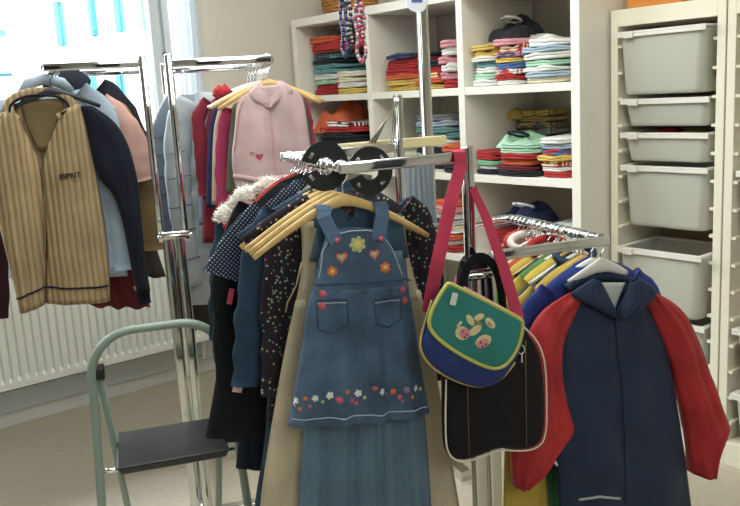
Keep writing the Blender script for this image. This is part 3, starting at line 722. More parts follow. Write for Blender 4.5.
cline('bib_seam', g.px([(316, 276), (318, 266), (320, 250), (328, 234), (345, 229), (360, 228), (376, 231), (388, 246), (395, 264), (399, 274)]), .0014, PIPE, fb_)
SEAM = plain('dark_seam', '27415a', .8)
cline('waist_seam', g.px([(313, 283), (340, 281), (375, 279), (403, 277)]), .0018, SEAM, fb_)
cline('hem_stitch', g.px([(290, 416), (320, 412), (360, 408), (395, 405), (425, 404)]), .0013, PIPE, fs_)
for (a, b, c, d) in (((313, 298), (341, 296), (342, 318), (314, 326)), ((367, 296), (395, 294), (395, 316), (369, 319))):
    pk = g.px([a, b, c, ((c[0]+d[0])/2, max(c[1], d[1])+4), d, a]); cline('pocket_stitching', pk, .0013, SEAM, fs_, seg=60)
    cline('pocket_hem', g.px([(a[0], a[1]+3), (b[0], b[1]+3)]), .001, PIPE, fs_, seg=14)
# straps
for (p, q, w1, w2) in (((341, 197), (324, 236), 15, 17), ((364, 196), (379, 233), 14, 16)):
    a, c = g.px([p, q]); 
    nm = 'shoulder_strap'
    if p[0] < 350: a, m2_, c = g.px([(322, 205), (320, 216), (331, 240)])
    else: a, m2_, c = g.px([(379, 202), (378, 214), (372, 238)])
    back = (a[0], a[1])
    ribbon(nm, [(a[0], .018, a[1]-.05), (a[0], .012, a[1]-.01), (a[0], -.002, a[1]+.0), (a[0], -.014, a[1]-.008), (m2_[0], -.024, m2_[1]), (c[0], -.036, c[1])], .031, DEN, r, .0025)
    BT = plain('copper_stud', 'b5685a', .35, .3)
    d_ = g.px([(331, 238) if p[0] < 350 else (374, 236)])[0]
    MB().tube([(d_[0], -.037, d_[1]), (d_[0], -.042, d_[1])], .0055, 12, up=V((0, 0, 1))).build('button', plain('coral_button', 'd0606a', .4), r, True)
# back yoke of the dress between the straps
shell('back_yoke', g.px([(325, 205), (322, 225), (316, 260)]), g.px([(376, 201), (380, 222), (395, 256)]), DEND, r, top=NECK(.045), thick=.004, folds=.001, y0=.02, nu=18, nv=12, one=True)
ORG = plain('orange_thread', 'd8743c', .7); GRNT = plain('sage_thread', 'b9bf86', .7); PNK = plain('rose_thread', 'd0606e', .7); YEL = plain('yellow_thread', 'e2cc7a', .7); WHT = plain('white_thread', 'dfe2dc', .7)
def fl(c, rp, mat, mat2, fn, n=6):
    q = g.px([c])[0]; k = rp/480
    decal('embroidered_flower', flower(q, k, 0, n), mat, fn); decal('flower_centre', flower(q, k*.4, 0, 8, .05), mat2, fn, d=.003)
fl((352, 242), 8.5, GRNT, YEL, fb_, 7); fl((328, 269), 5.5, ORG, YEL, fb_); fl((380, 265), 6, ORG, YEL, fb_)
for c in ((337, 255), (369, 252)):
    q = g.px([c])[0]; decal('embroidered_heart', heart(q, 6.5/480), PNK, fb_); decal('heart_centre', heart((q[0]-.001, q[1]), 4/480), GRNT, fb_, d=.003)
for c in ((319, 291), (318, 303), (398, 287), (400, 298)):
    q = g.px([c])[0]; decal('side_button', flower(q, 3.4/480, 0, 8, .04), plain('coral_button', 'c45560', .4), fs_, d=.004)
cols_ = [WHT, PNK, GRNT, ORG, plain('mauve_thread', '9a6f8c', .7)]
rnd = random.Random(5)
hemf = [(292, 398, 4, 0), (301, 394, 2.2, 3), (310, 393, 3.6, 0), (317, 396, 2, 2), (324, 390, 4.2, 0), (332, 393, 3.6, 1), (340, 385, 2.6, 3), (345, 394, 2.4, 1), (351, 387, 4, 0), (357, 391, 2.2, 2), (366, 381, 2.6, 1), (373, 384, 3.6, 0), (379, 388, 2, 4), (386, 386, 3.4, 3), (392, 391, 3, 1), (399, 384, 3.6, 4), (405, 391, 2.2, 3), (410, 384, 3.4, 0), (416, 386, 2.4, 2), (305, 401, 2, 1), (296, 405, 2.2, 3), (349, 397, 2, 1), (395, 395, 2, 4)]
for (a, b, k, ci) in hemf:
    q = g.px([(a, b)])[0]; decal('hem_flower', flower(q, k/480, 0, 5, .4), cols_[ci], fs_)
# ---------- long blue corduroy dress behind it
def hang_at(fr, ly, z, lx, **k): pass
g2 = G(FM, 0, .055, Mz, 'corduroy_dress', 'long faded blue corduroy dress hanging directly behind the denim pinafore', 'dress')
hanger(FM, 0, .055, Mz, .198, .1, WOOD, 'wooden hanger second from the rod front, holding the long blue dress')
shell('skirt', g2.px([(318, 255), (312, 300), (304, 420), (298, 520), (292, 580)]), g2.px([(405, 250), (410, 300), (424, 400), (431, 500), (436, 570)]), fabric('64809a', 'cord', scale=60), g2.root, thick=.022, folds=.012, nf=5, nu=50, nv=30, seed=8, y0=.002)
shell('bodice', g2.px([(317, 208), (318, 230), (310, 262)]), g2.px([(402, 214), (404, 230), (409, 258)]), fabric('47677e', 'denim'), g2.root, top=NECK(.07), topb=NECK(.02), thick=.008, folds=.001, nu=20, nv=14, y0=.003)
# ---------- beige corduroy pinafore
g3 = G(FM, 0, .095, Mz, 'corduroy_pinafore', 'long beige corduroy pinafore showing on both sides of the denim dresses', 'dress')
hanger(FM, 0, .095, Mz, .198, .1, WOOD, 'wooden hanger third from the rod front, holding the beige pinafore')
CRD = fabric('cdbf9f', 'cord', scale=75)
shell('skirt', g3.px([(296, 300), (287, 340), (276, 400), (263, 480), (255, 560)]), g3.px([(420, 290), (430, 330), (440, 400), (455, 480), (466, 550)]), CRD, g3.root, thick=.02, folds=.008, nf=4, nu=40, nv=30, seed=11)
shell('bodice', g3.px([(301, 222), (303, 250), (301, 280), (294, 310)]), g3.px([(404, 216), (406, 245), (412, 270), (421, 300)]), CRD, g3.root, top=NECK(.05), topb=NECK(.01), thick=.010, folds=.001, nu=20, nv=14)
edge = g3.px([(301, 262), (296, 285), (287, 302), (285, 312)]); MB().tube([(a, -.004, b) for a, b in edge], .002, 6).build('armhole_seam', plain('beige_seam', 'a39676', .8), g3.root, True)
# ---------- floral dress
g4 = G(FM, 0, .135, Mz, 'floral_dress', 'dark brown floral print dress with long sleeves behind the beige pinafore', 'dress')
FLO = fabric('2a222c', 'floral', '7d6470', 95, thr=.26)
hanger(FM, 0, .135, Mz, .198, .1, WOOD, 'wooden hanger holding the dark floral dress')
shell('dress_body', g4.px([(290, 232), (283, 300), (274, 380), (268, 420)]), g4.px([(415, 214), (425, 300), (432, 380), (436, 420)]), FLO, g4.root, top=SH(.04), topb=SH(.01), shut=True, thick=.010, folds=.003, nu=24, nv=20, seed=2)
sleeve('sleeve', g4.px([(295, 225), (279, 250), (273, 310), (270, 396)]), [.03, .032, .026, .018], FLO, g4.root, flat=.4)
sleeve('sleeve', g4.px([(405, 205), (425, 225), (434, 300), (436, 380)]), [.03, .034, .03, .02], FLO, g4.root, flat=.4)
yoke(g4, FLO)
# ---------- teal sweater
g5 = G(FM, 0, .175, Mz, 'knit_sweater', 'dark teal blue sweater with long sleeve hanging left of the floral dress', 'sweater')
TEA = fabric('28405a', 'plain')
shell('body', g5.px([(278, 218), (266, 300), (252, 378)]), g5.px([(400, 205), (415, 290), (420, 370)]), TEA, g5.root, top=SH(.03), topb=SH(.01), shut=True, thick=.012, folds=.003, nu=22, nv=18, seed=4)
sleeve('sleeve', g5.px([(275, 210), (262, 240), (253, 300), (245, 386)]), [.03, .04, .038, .03], TEA, g5.root, flat=.4, seed=3)
sleeve('sleeve', g5.px([(398, 205), (418, 235), (428, 310)]), [.03, .035, .027], TEA, g5.root, flat=.4, seed=6)
sleeve('undershirt_cuff', g5.px([(239, 383), (237, 392)]), [.012, .011], fabric('d7a9a8'), g5.root, flat=.4, wr=.001, seg=4)
hanger(FM, 0, .175, Mz, .18, .08, WOOD, 'wooden hanger holding the dark teal sweater')
yoke(g5, TEA)
# ---------- blue jean trousers and red piece low behind
g6 = G(FM, 0, .21, Mz, 'denim_trousers', 'dark blue jeans hanging low behind the teal sweater', 'trousers')
shell('leg_cloth', g6.px([(268, 385), (266, 440), (255, 500), (252, 540)]), g6.px([(330, 385), (335, 440), (335, 540)]), DEND, g6.root, thick=.012, folds=.003, nu=20, nv=16, seed=6)
hanger(FM, 0, .21, Mz, .17, .08, BLACKP, 'black hanger carrying the dark blue jeans')
strp = g6.px([(268, 387), (290, 225)]); 
ribbon('hanging_loop', [(strp[0][0]+.05, 0, strp[0][1]), (.03, 0, 0)], .01, DEND, g6.root)
ribbon('hanging_loop', [(strp[0][0]+.09, 0, strp[0][1]), (-.03+.05, 0, 0)], .01, DEND, g6.root)
# ---------- polka dot blouse
g7 = G(FM, 0, .25, Mz, 'polka_dot_blouse', 'navy blouse with small white dots and flared short sleeve', 'blouse')
PD = fabric('1c2438', 'dots', '9aa8bd', 135, thr=.2)
shell('body', g7.px([(262, 208), (244, 280), (238, 330)]), g7.px([(375, 200), (385, 280), (390, 330)]), PD, g7.root, top=SH(.03), topb=SH(.01), shut=True, thick=.012, folds=.003, nu=20, nv=14, seed=3)
sleeve('sleeve', g7.px([(264, 208), (243, 236), (228, 278)]), [.028, .045, .06], PD, g7.root, flat=.3, seed=9, wr=.003)
hanger(FM, 0, .25, Mz, .18, .075, WHITEP, 'white hanger holding the dotted blouse')
ribbon('red_drawstring', [(g7.px([(231, 288)])[0][0], -.01, g7.px([(231, 288)])[0][1]), (g7.px([(228, 303)])[0][0], -.012, g7.px([(228, 303)])[0][1])], .012, fabric('c2405c'), g7.root)
# ---------- black long trousers / coat
g8 = G(FM, 0, .285, Mz, 'black_coat', 'long black coat hanging beside the step stool', 'coat')
BLK = fabric('16181f', 'plain')
shell('body', g8.px([(250, 208), (233, 260), (218, 370), (206, 438)]), g8.px([(360, 200), (372, 300), (380, 440)]), BLK, g8.root, top=SH(.03), topb=SH(.01), shut=True, thick=.014, folds=.004, nu=22, nv=20, seed=12)
sleeve('sleeve', g8.px([(250, 206), (234, 240), (224, 310), (232, 380), (236, 440)]), [.028, .036, .034, .034, .03], BLK, g8.root, flat=.4, seed=12)
hanger(FM, 0, .285, Mz, .18, .075, PINKP, 'pale pink hanger holding the long black coat')
g9 = G(FM, 0, .315, Mz, 'dark_trousers', 'dark navy trousers hanging lowest next to the red sleeve', 'trousers')
shell('leg_cloth', g9.px([(243, 392), (240, 430), (236, 468)]), g9.px([(300, 390), (300, 430), (300, 470)]), fabric('1c2838'), g9.root, thick=.012, folds=.004, nu=18, nv=12, seed=1)
ribbon('hanging_loop', [(g9.px([(270, 392)])[0][0], 0, g9.px([(270, 392)])[0][1]), (0.0, 0, -.0)], .012, fabric('1c2838'), g9.root)
hanger(FM, 0, .315, Mz, .17, .075, BLACKP, 'black hanger carrying the dark navy trousers')
g10 = G(FM, 0, .335, Mz, 'red_top', 'red long sleeved top whose cuff shows beside the dark coat', 'top')
RD = fabric('b8302c')
shell('body', g10.px([(250, 205), (240, 280), (238, 340)]), g10.px([(350, 200), (355, 280), (360, 340)]), RD, g10.root, top=SH(.03), topb=SH(.01), shut=True, thick=.008, folds=.002, nu=16, nv=12)
sleeve('sleeve', g10.px([(250, 205), (236, 235), (234, 320), (243, 398), (243, 415)]), [.024, .028, .024, .02, .014], RD, g10.root, flat=.35, seed=2)
hanger(FM, 0, .335, Mz, .175, .075, PINKP, 'pale pink hanger holding the red long sleeved top')
yoke(g8, BLK); yoke(g10, RD, r_=.011)
# ---------- fur collar jacket
g11 = G(FM, 0, .375, Mz, 'fur_collar_jacket', 'dark teal jacket with fluffy cream fur collar at the rear of the rod', 'jacket')
JK = fabric('1f3f50')
shell('body', g11.px([(236, 215), (226, 280), (222, 350)]), g11.px([(330, 200), (345, 280), (350, 350)]), JK, g11.root, top=SH(.03), topb=SH(.01), shut=True, thick=.016, folds=.003, nu=20, nv=14)
sleeve('sleeve', g11.px([(245, 203), (230, 225), (224, 280), (222, 340)]), [.03, .04, .036, .03], JK, g11.root, flat=.45, seed=5)
hanger(FM, 0, .375, Mz, .175, .07, PINKP, 'pale pink hanger holding the fur collar jacket')
FUR = fabric('f6f2e8', 'fur')
fp = g11.px([(222, 222), (228, 207), (240, 197), (256, 189), (274, 184), (292, 184)])
fv = []; ff = []
def furtube(pts, rad, name, par, y=-.004):
    q = resample(smooth_poly(pts, 2, False), 26); mb = MB(); mb.tube([(a.x, y, a.y) for a in q], [rad*(.75+.25*math.sin(i*.8)) for i in range(26)], 16, flat=.7)
    rn = random.Random(3)
    core = list(mb.v)
    for v in core:
        for _ in range(5):      # tufts of pile
            d = V((rn.uniform(-1, 1), rn.uniform(-1, .6), rn.uniform(-.8, 1))).normalized(); L2 = rn.uniform(.006, .016); s = d.orthogonal().normalized()*.0016
            mb.add([v-s, v+s, v+d*L2], [(0, 1, 2)])
    return mb.build(name, FUR, par, True)
furtube(fp, .023, 'fur_collar', g11.root)
# rear hangers without visible clothes
for i, ly in enumerate((.355, .398)):
    hanger(FM, 0, ly, Mz, .175, .072, (PINKP, WHITEP, WHITEP)[i % 3], 'bare white or pink hanger arm squeezed among the rear hangers of the middle rod', 'rear hangers of the middle rod')
simple(FM, 0, .405, Mz, 'pink_shirt', 'pink and red top at the very end of the middle rod', 'shirt', fabric('b8405a'), half=.1, length=.22, sl=.08, thick=.006)
# ---------- size discs
def disc(fr, lx, ly, rz, label, marks, tilt=0, r_=.0345, dx=0, dz=0):
    t = thing('size_divider', label, 'size divider', fr.pt(lx+dx, ly, rz+dz), fr.a+tilt)
    n = 36; vs = []; gap = R(34)
    for k in range(n+1):
        a = PI+gap/2+(2*PI-gap)*k/n
        for (rr, y) in ((r_, -.0012), (.019, -.0012), (.019, .0012), (r_, .0012)): vs.append((rr*math.cos(a), y, rr*math.sin(a)))
    fs = [(k*4+j, k*4+(j+1) % 4, k*4+4+(j+1) % 4, k*4+4+j) for k in range(n) for j in range(4)] + [(3, 2, 1, 0), (n*4, n*4+1, n*4+2, n*4+3)]
    mesh('disc', vs, fs, BLACKP, t, False)
    for i, (tx, a) in enumerate(marks):
        text_mesh('size_number', tx, .0098, plain('white_print', 'd8d8d4', .5), t, (.0375*math.cos(R(a)), -.0018, .0375*math.sin(R(a))), (PI/2, R(90-a) if a > 0 else R(-90-a), 0), .0003, .0002)
disc(FM, .0, .035, Mz, 'black round size divider with white numbers behind the foremost hangers', [('110', 140), ('110', 215)], r_=.053, dx=-.028, dz=.004)
# second one sits on the arm
dd = FM.onY(370, 171, .016)
t = disc(FM, dd.x, .016, dd.z, 'black round size divider lying against the chrome arm', [('98', 45), ('98', 135), ('98', 225), ('98', 315)], r_=.052, dx=0, dz=0)

# ================================================================== WINDOW RACK, LEFT ROD: beige sweater
lxA = -.3
SW = fabric('a58c64', 'rib', scale=18); SWN = fabric('121626', 'plain')
g = G(FL, lxA, .012, Lz, 'knit_cardigan', 'beige ribbed zip sweater with dark blue sleeves and dark hem stripe', 'sweater', gap=.07)
r = g.root
hanger(FL, lxA, .012, Lz, .13, .05, plain('dark_hanger', '2b2e36', .4), 'dark hanger with grey hook holding the beige ribbed sweater', gap=.07, hookm=plain('grey_metal', '6f7478', .3, 1))
# two front halves opening in a V, one back
vL = g.px([(8, 108), (-14, 140), (-6, 200), (8, 260), (20, 313)]); vR = g.px([(35, 108), (41, 160), (45, 162), (46, 230), (44, 306)])
lh = shell('front_panel', g.px([(14, 106), (-14, 122), (-12, 180), (6, 250), (20, 313)]), g.px([(18, 118), (40, 161), (44, 200), (46, 250), (45, 304)]), SW, r, thick=.035, folds=.004, nf=2, nu=30, nv=34, y0=0, one=True, seed=1, tmin=.8)
rh = shell('front_panel', g.px([(62, 112), (41, 161), (45, 200), (47, 250), (46, 303)]), g.px([(78, 103), (86, 120), (97, 180), (108, 240), (110, 301)]), SW, r, thick=.035, folds=.004, nf=2, nu=30, nv=34, one=True, seed=2, tmin=.8)
shell('back_panel', g.px([(10, 104), (-12, 130), (-10, 190), (20, 308)]), g.px([(74, 102), (90, 130), (98, 190), (108, 298)]), SW, r, top=NECK(.01), thick=-.02, folds=.002, nu=30, nv=20, one=True, y0=.01)
fl_ = front(lh); fr_ = front(rh)
def both(x, z, d=.002):
    a = fl_(x, z, d); b = fr_(x, z, d); v = [q for q in (a, b) if abs(q+.04) > 1e-6]; return min(v) if v else -.02
cline('hem_stripe', g.px([(17, 298), (32, 291), (45, 286)]), .003, SWN, both, r, 6, 24)
cline('hem_stripe', g.px([(46, 286), (78, 286), (108, 285)]), .003, SWN, both, r, 6, 24)
cline('zip', g.px([(43, 166), (46, 230), (45, 303)]), .0022, plain('zip_tape', '7d6a42', .6), both, r)
# standing ribbed collar
cp = g.px([(18, 120), (6, 112), (10, 100), (26, 93), (45, 91), (62, 94), (74, 104), (70, 112), (58, 118)])
MB().tube([(p.x, -.012-.016*math.sin(PI*i/ (len(smooth_poly(cp, 2, False))-1))*-1, p.y) for i, p in enumerate(smooth_poly(cp, 2, False))], .013, 10, flat=.6).build('collar', SW, r, True)
cp2 = g.px([(14, 118), (9, 106), (24, 96), (45, 95), (62, 97), (72, 108), (62, 114)])
MB().tube([(p.x, -.024, p.y) for p in smooth_poly(cp2, 2, False)], .0035, 8).build('collar_stripe', SWN, r, True)
shell('neck_lining', g.px([(20, 100), (24, 120), (38, 150)]), g.px([(66, 98), (60, 120), (46, 150)]), fabric('6b5a3a'), r, thick=.003, folds=0, one=True, y0=.006, nu=14, nv=10)
shell('sleeve', g.px([(81, 106), (88, 135), (97, 178), (114, 192), (124, 225), (130, 260), (136, 290)]), g.px([(92, 106), (114, 120), (128, 142), (138, 180), (141, 215), (145, 260), (150, 290)]), SWN, r, thick=.026, folds=.003, nf=2, nu=20, nv=34, seed=4, y0=-.006, tmin=.7, wr=.008)
sleeve('sleeve', g.px([(0, 115), (-22, 130), (-42, 170), (-52, 240), (-60, 290)]), [.024, .042, .04, .027, .02], SWN, r, flat=.55, y=-.008, seed=5)
sleeve('cuff', g.px([(140, 284), (142, 289)]), [.022, .021], plain('mustard_band', 'b3914b', .8), r, flat=.6, y=-.008, wr=.001, seg=3)
sleeve('cuff', g.px([(142, 289), (145, 303)]), [.022, .019], SWN, r, flat=.6, y=-.008, wr=.001, seg=4)
q = g.px([(71, 175)])[0]
text_mesh('chest_lettering', 'ESPRIT', .021, plain('black_thread', '191a1e', .8), r, (q[0], both(q[0], q[1], .004), q[1]), (PI/2, R(-2), 0), .0005, .001)
# behind it
Z = Lz
g = G(FL, lxA, .06, Lz, 'light_blue_shirt', 'pale grey blue shirt hanging directly behind the beige sweater', 'shirt', gap=.07)
LB = fabric('9fb1c4')
shell('body', g.px([(0, 100), (0, 160), (10, 278)]), g.px([(90, 88), (104, 130), (114, 200), (128, 276)]), LB, g.root, top=NECK(.01), thick=.014, folds=.003, seed=7, nu=22, nv=16)
sleeve('sleeve', g.px([(80, 90), (104, 110), (112, 160), (118, 230), (122, 270)]), [.028, .04, .035, .032, .03], LB, g.root, flat=.35, seed=3)
MB().tube([(a, -.004, b) for a, b in g.px([(22, 96), (28, 84), (45, 79), (62, 83), (70, 92)])], .016, 10, flat=.5).build('collar', LB, g.root, True)
hanger(FL, lxA, .06, Lz, .17, .06, WHITEP, 'white hanger holding the pale blue shirt', gap=.07)
g = G(FL, lxA, .1, Lz, 'salmon_tee', 'salmon pink short sleeved tee third on the window rod', 'tee shirt', gap=.07)
SA = fabric('c89a90')
shell('body', g.px([(15, 110), (15, 160), (15, 200)]), g.px([(100, 100), (125, 140), (126, 200)]), SA, g.root, top=NECK(.01), thick=.012, folds=.003, seed=9, nu=20, nv=12)
sleeve('sleeve', g.px([(100, 100), (122, 122), (137, 150), (146, 180)]), [.028, .045, .042, .036], SA, g.root, flat=.35, seed=3)
hanger(FL, lxA, .1, Lz, .17, .06, WHITEP, 'white hanger holding the salmon tee', gap=.07)
g = G(FL, lxA, .15, Lz, 'brown_jacket', 'brown jacket with long sleeve showing right of the dark sweater sleeve', 'jacket', gap=.07)
BR = fabric('7a623c')
shell('body', g.px([(20, 110), (20, 160), (25, 290)]), g.px([(115, 110), (135, 180), (140, 262)]), BR, g.root, top=NECK(.01), thick=.014, folds=.003, seed=2, nu=20, nv=14)
sleeve('sleeve', g.px([(112, 105), (132, 130), (146, 180), (152, 250)]), [.028, .042, .04, .036], BR, g.root, flat=.35, seed=8)
hanger(FL, lxA, .15, Lz, .17, .06, WOOD, 'wooden hanger holding the brown jacket', gap=.07)
g = G(FL, lxA, .2, Lz, 'black_jacket', 'black jacket whose shoulder rises above the salmon tee', 'jacket', gap=.07)
BK2 = fabric('20222a')
shell('body', g.px([(20, 100), (20, 160), (25, 240)]), g.px([(110, 92), (138, 150), (150, 240)]), BK2, g.root, top=NECK(.0), thick=.014, folds=.003, seed=4, nu=20, nv=12)
sleeve('sleeve', g.px([(100, 85), (125, 105), (142, 160), (150, 230)]), [.028, .038, .036, .03], BK2, g.root, flat=.35, seed=8)
MB().sphere((0, 0, 0), 1, 8)
hd = MB(); hd.sphere((0, .01, 0), 1, 10); hv = []
ce = g.px([(66, 82)])[0]
for v in hd.v: hv.append((ce[0]+v.x*.075*(1-.3*max(0, v.z))+.01*noise.noise(v*2), v.y*.022, ce[1]+v.z*.05*(1+.3*noise.noise(v*1.7+V((3, 1, 0))))))
mesh('hood', hv, hd.f, fabric('262a38'), g.root, True)
hanger(FL, lxA, .2, Lz, .17, .06, WHITEP, 'white hanger holding the black jacket', gap=.07)
g = G(FL, lxA, .26, Lz, 'dark_red_dress', 'dark red dress whose hem shows below the dark sweater sleeve', 'dress', gap=.07)
DR = fabric('641f24')
shell('body', g.px([(30, 110), (25, 200), (90, 306)]), g.px([(115, 110), (130, 200), (150, 308)]), DR, g.root, top=NECK(.0), thick=.014, folds=.004, seed=4, nu=20, nv=16, hem=.006)
hanger(FL, lxA, .26, Lz, .16, .06, WHITEP, 'white hanger holding the dark red dress', gap=.07)
g = G(FL, lxA, .32, Lz, 'grey_coat', 'dark grey brown coat low behind the dark red dress', 'coat', gap=.07)
shell('body', g.px([(40, 110), (35, 200), (100, 270)]), g.px([(115, 110), (140, 200), (166, 278)]), fabric('423a3a'), g.root, top=NECK(.0), thick=.016, folds=.004, seed=14, nu=20, nv=16, hem=.004)
hanger(FL, lxA, .32, Lz, .16, .06, WHITEP, 'white hanger holding the grey brown coat', gap=.07)
g = G(FL, lxA, .38, Lz, 'maroon_jacket', 'maroon jacket with dark sleeve at the left picture edge', 'jacket', gap=.07)
shell('body', g.px([(20, 110), (10, 200), (12, 280)]), g.px([(100, 105), (110, 200), (118, 270)]), fabric('4a1c2c'), g.root, top=NECK(.0), thick=.014, folds=.004, seed=24, nu=20, nv=16)
sleeve('sleeve', g.px([(25, 105), (2, 140), (-4, 230), (-2, 318)]), [.03, .042, .04, .036], fabric('3c1a28'), g.root, flat=.4, seed=18)
hanger(FL, lxA, .38, Lz, .16, .06, WHITEP, 'white hanger holding the maroon jacket', gap=.07)

# ================================================================== WINDOW RACK, RIGHT ROD: pink vest
lxB = .334; Zr = Lz-.006
g = G(FL, lxB, .012, Zr, 'hooded_vest', 'pale pink sleeveless hooded zip vest with small heart embroidery', 'vest', gap=.075)
r = g.root; PV = fabric('c3a5a9')
vb = shell('vest_body', g.px([(246, 95), (237, 100), (235, 130), (231, 160), (236, 188)]), g.px([(293, 90), (303, 96), (308, 130), (312, 160), (318, 179)]), PV, r, top=SH(.028, .05), topb=SH(.0, .045), shut=True, thick=.036, folds=.004, nf=3, nu=36, nv=30, seed=5, tmin=.5, wr=.012)
fv_ = front(vb)
# gathered waistband
def band(px_pts, rad, mat, name, fn, par, fl=.8): 
    q = resample([(p[0], p[1]) for p in g.px(px_pts)], 22); return MB().tube([(a.x, fn(a.x, a.y, .0), a.y) for a in q], [rad*(1+.15*math.sin(i*2.1)) for i in range(22)], 8, flat=fl).build(name, mat, par, True)
band([(234, 176), (255, 179), (290, 176), (314, 168)], .009, fabric('bd9da0'), 'waistband', fv_, r)
cline('zip', g.px([(268, 100), (271, 130), (273, 182)]), .0018, plain('pink_zip', 'c99896', .6), fv_, r)
# hood lying open around the neck
shell('hood', g.px([(256, 86), (247, 93), (250, 101), (266, 108)]), g.px([(283, 83), (294, 90), (289, 99), (270, 108)]), fabric('bd9fa3'), r, top=lambda u: -.012*math.sin(PI*u), thick=.02, folds=.004, nf=2, nu=20, nv=14, y0=-.012, seed=3, wr=.012)
shell('hood_back', g.px([(254, 84), (244, 92), (248, 104)]), g.px([(284, 81), (296, 89), (292, 102)]), PV, r, thick=.014, folds=.003, nf=2, nu=18, nv=10, y0=.02, seed=4, wr=.01)
for c, k, cc in (((258, 156), 4.2, 'a8485a'), ((251, 153), 2.4, '9a7a5a')):
    q = g.px([c])[0]; decal('heart_motif', heart(q, k/340), plain('vest_thread', cc, .7), fv_, r)
band([(243, 100), (238, 112), (236, 130), (234, 150)], .003, fabric('c9a09c'), 'armhole_edge', lambda x, z, d=0: -.012, r)
hanger(FL, lxB, .012, Zr, .16, .07, WOOD, 'wooden hanger holding the pale pink vest', gap=.075)
def midg(ly, name, label, cat, mat, L_, R_, sleeves=(), thick=.014, hmat=WOOD, hl=None, seed=0, half=.18, gap=.075, extra=None, kind='body', top=0, hem=0):
    g = G(FL, lxB, ly, Zr, name, label, cat, gap=gap)
    shell(kind, g.px(L_), g.px(R_), mat, g.root, shut=True, top=SH(.015, .05), thick=thick, folds=thick*.3, seed=seed, nu=22, nv=18, hem=hem)
    for pts, rad in sleeves: sleeve('sleeve', g.px(pts), rad, mat, g.root, flat=.4, seed=seed)
    hanger(FL, lxB, ly, Zr, half, .065, hmat, hl or ('hanger holding the %s' % label.split(' at ')[0].split(' behind ')[0].split(' whose ')[0]), gap=gap)
    return g
midg(.05, 'olive_vest', 'olive green sleeveless top peeking out behind the pink vest', 'top', fabric('565a44'), [(233, 105), (229, 140), (226, 193)], [(305, 100), (312, 135), (312, 160), (300, 192)], seed=3)
MG = fabric('a32a58')
midg(.095, 'magenta_cardigan', 'magenta long cardigan with sleeve hanging left of the pink vest', 'cardigan', MG, [(232, 108), (224, 160), (221, 240)], [(306, 102), (311, 130), (310, 200), (306, 212)],
     [([(228, 108), (223, 135), (222, 190), (226, 238)], [.018, .02, .02, .02]), ([(300, 100), (308, 120), (306, 200)], [.02, .025, .02])], seed=8)
midg(.14, 'beige_cardigan', 'narrow beige cardigan between the magenta cardigan and the jeans', 'cardigan', fabric('c2a790'), [(219, 108), (213, 130), (212, 205)], [(290, 104), (300, 150), (300, 195)], seed=9)
midg(.18, 'navy_top', 'dark navy top hanging between beige and crimson clothes', 'top', fabric('2a2f55'), [(214, 106), (208, 130), (206, 208)], [(285, 104), (296, 150), (296, 200)], seed=10, hmat=WHITEP)
g = midg(.22, 'crimson_jacket', 'crimson hooded jacket with red hood at the window rack', 'jacket', fabric('7c1a31'), [(212, 100), (202, 140), (203, 243)], [(280, 104), (290, 150), (290, 240)],
     [([(208, 100), (197, 116), (200, 150), (204, 196)], [.018, .022, .02, .018])], seed=11, hmat=WHITEP)
ce = g.px([(222, 92)])[0]; hd = MB(); hd.sphere((0, 0, 0), 1, 8)
mesh('hood', [(ce[0]+v.x*.03*(1+.7*noise.noise(v*2.5)), v.y*.02, ce[1]+v.z*.022*(1+.8*noise.noise(v*1.5+V((5, 0, 0))))) for v in hd.v], hd.f, fabric('a81c2a'), g.root, True)
midg(.265, 'denim_overall', 'faded light denim overalls hanging left of the crimson jacket', 'overalls', fabric('7b93b5', 'denim'), [(208, 105), (201, 150), (199, 225)], [(272, 104), (282, 150), (280, 225)], seed=12, hmat=WHITEP)
PUF = fabric('8594a6', 'quilt', scale=3.2, rough=.5)
def puffer(ly, label, pts, rad, bl, br, mat, seed):
    g = G(FL, lxB, ly, Zr, 'puffer_jacket', label, 'jacket', gap=.075)
    # quilted body built as a stack of horizontal bulges
    lt = resample(smooth_poly(g.px(bl), 2, False), 49); rt = resample(smooth_poly(g.px(br), 2, False), 49); vs = []; nu = 28
    for s in (-1, 1):
        for j in range(49):
            bul = abs(math.sin(j/48*7*PI))**.5
            for i in range(nu+1):
                u = i/nu; p = lt[j].lerp(rt[j], u); pr = math.sin(PI*u)**.5 if 0 < u < 1 else 0
                vs.append((p.x, s*(.012+.022*bul)*pr+.004*noise.noise(V((p.x*12, p.y*12, seed))), p.y))
    n1 = 49*(nu+1); fs = []
    for s in (0, 1):
        for j in range(48):
            for i in range(nu):
                a = s*n1+j*(nu+1)+i; q = (a, a+nu+1, a+nu+2, a+1); fs.append(q if s == 0 else q[::-1])
    mesh('quilted_body', vs, fs, mat, g.root, True)
    sp = resample(smooth_poly(g.px(pts), 2, False), 40); mb = MB()
    mb.tube([(p.x, -.006, p.y) for p in sp], [(rad[0]+(rad[1]-rad[0])*i/39)*(.9+.1*abs(math.sin(i/39*6*PI))**.5) for i in range(40)], 14, flat=.5); mb.build('quilted_sleeve', mat, g.root, True)
    for j in range(1, 7):
        k = int(j/7*39); p0 = sp[k]; a = max(rad)*.86
        MB().tube([(p0.x+a*math.cos(q_), -.006-a*.5*abs(math.sin(q_)), p0.y+.004*math.sin(q_*2)) for q_ in [PI*i/12 for i in range(13)]], .0022, 6).build('quilt_seam', plain('quilt_seam', '4c545e', .7), g.root, True)
    hanger(FL, lxB, ly, Zr, .17, .06, WHITEP, 'white hanger holding the %s' % label, gap=.075)
    return g
PM1 = plain('silver_quilt', '98a0a6', .45, var=.06, bs=14); PM2 = plain('steel_blue_quilt', '66717f', .45, var=.06, bs=14)
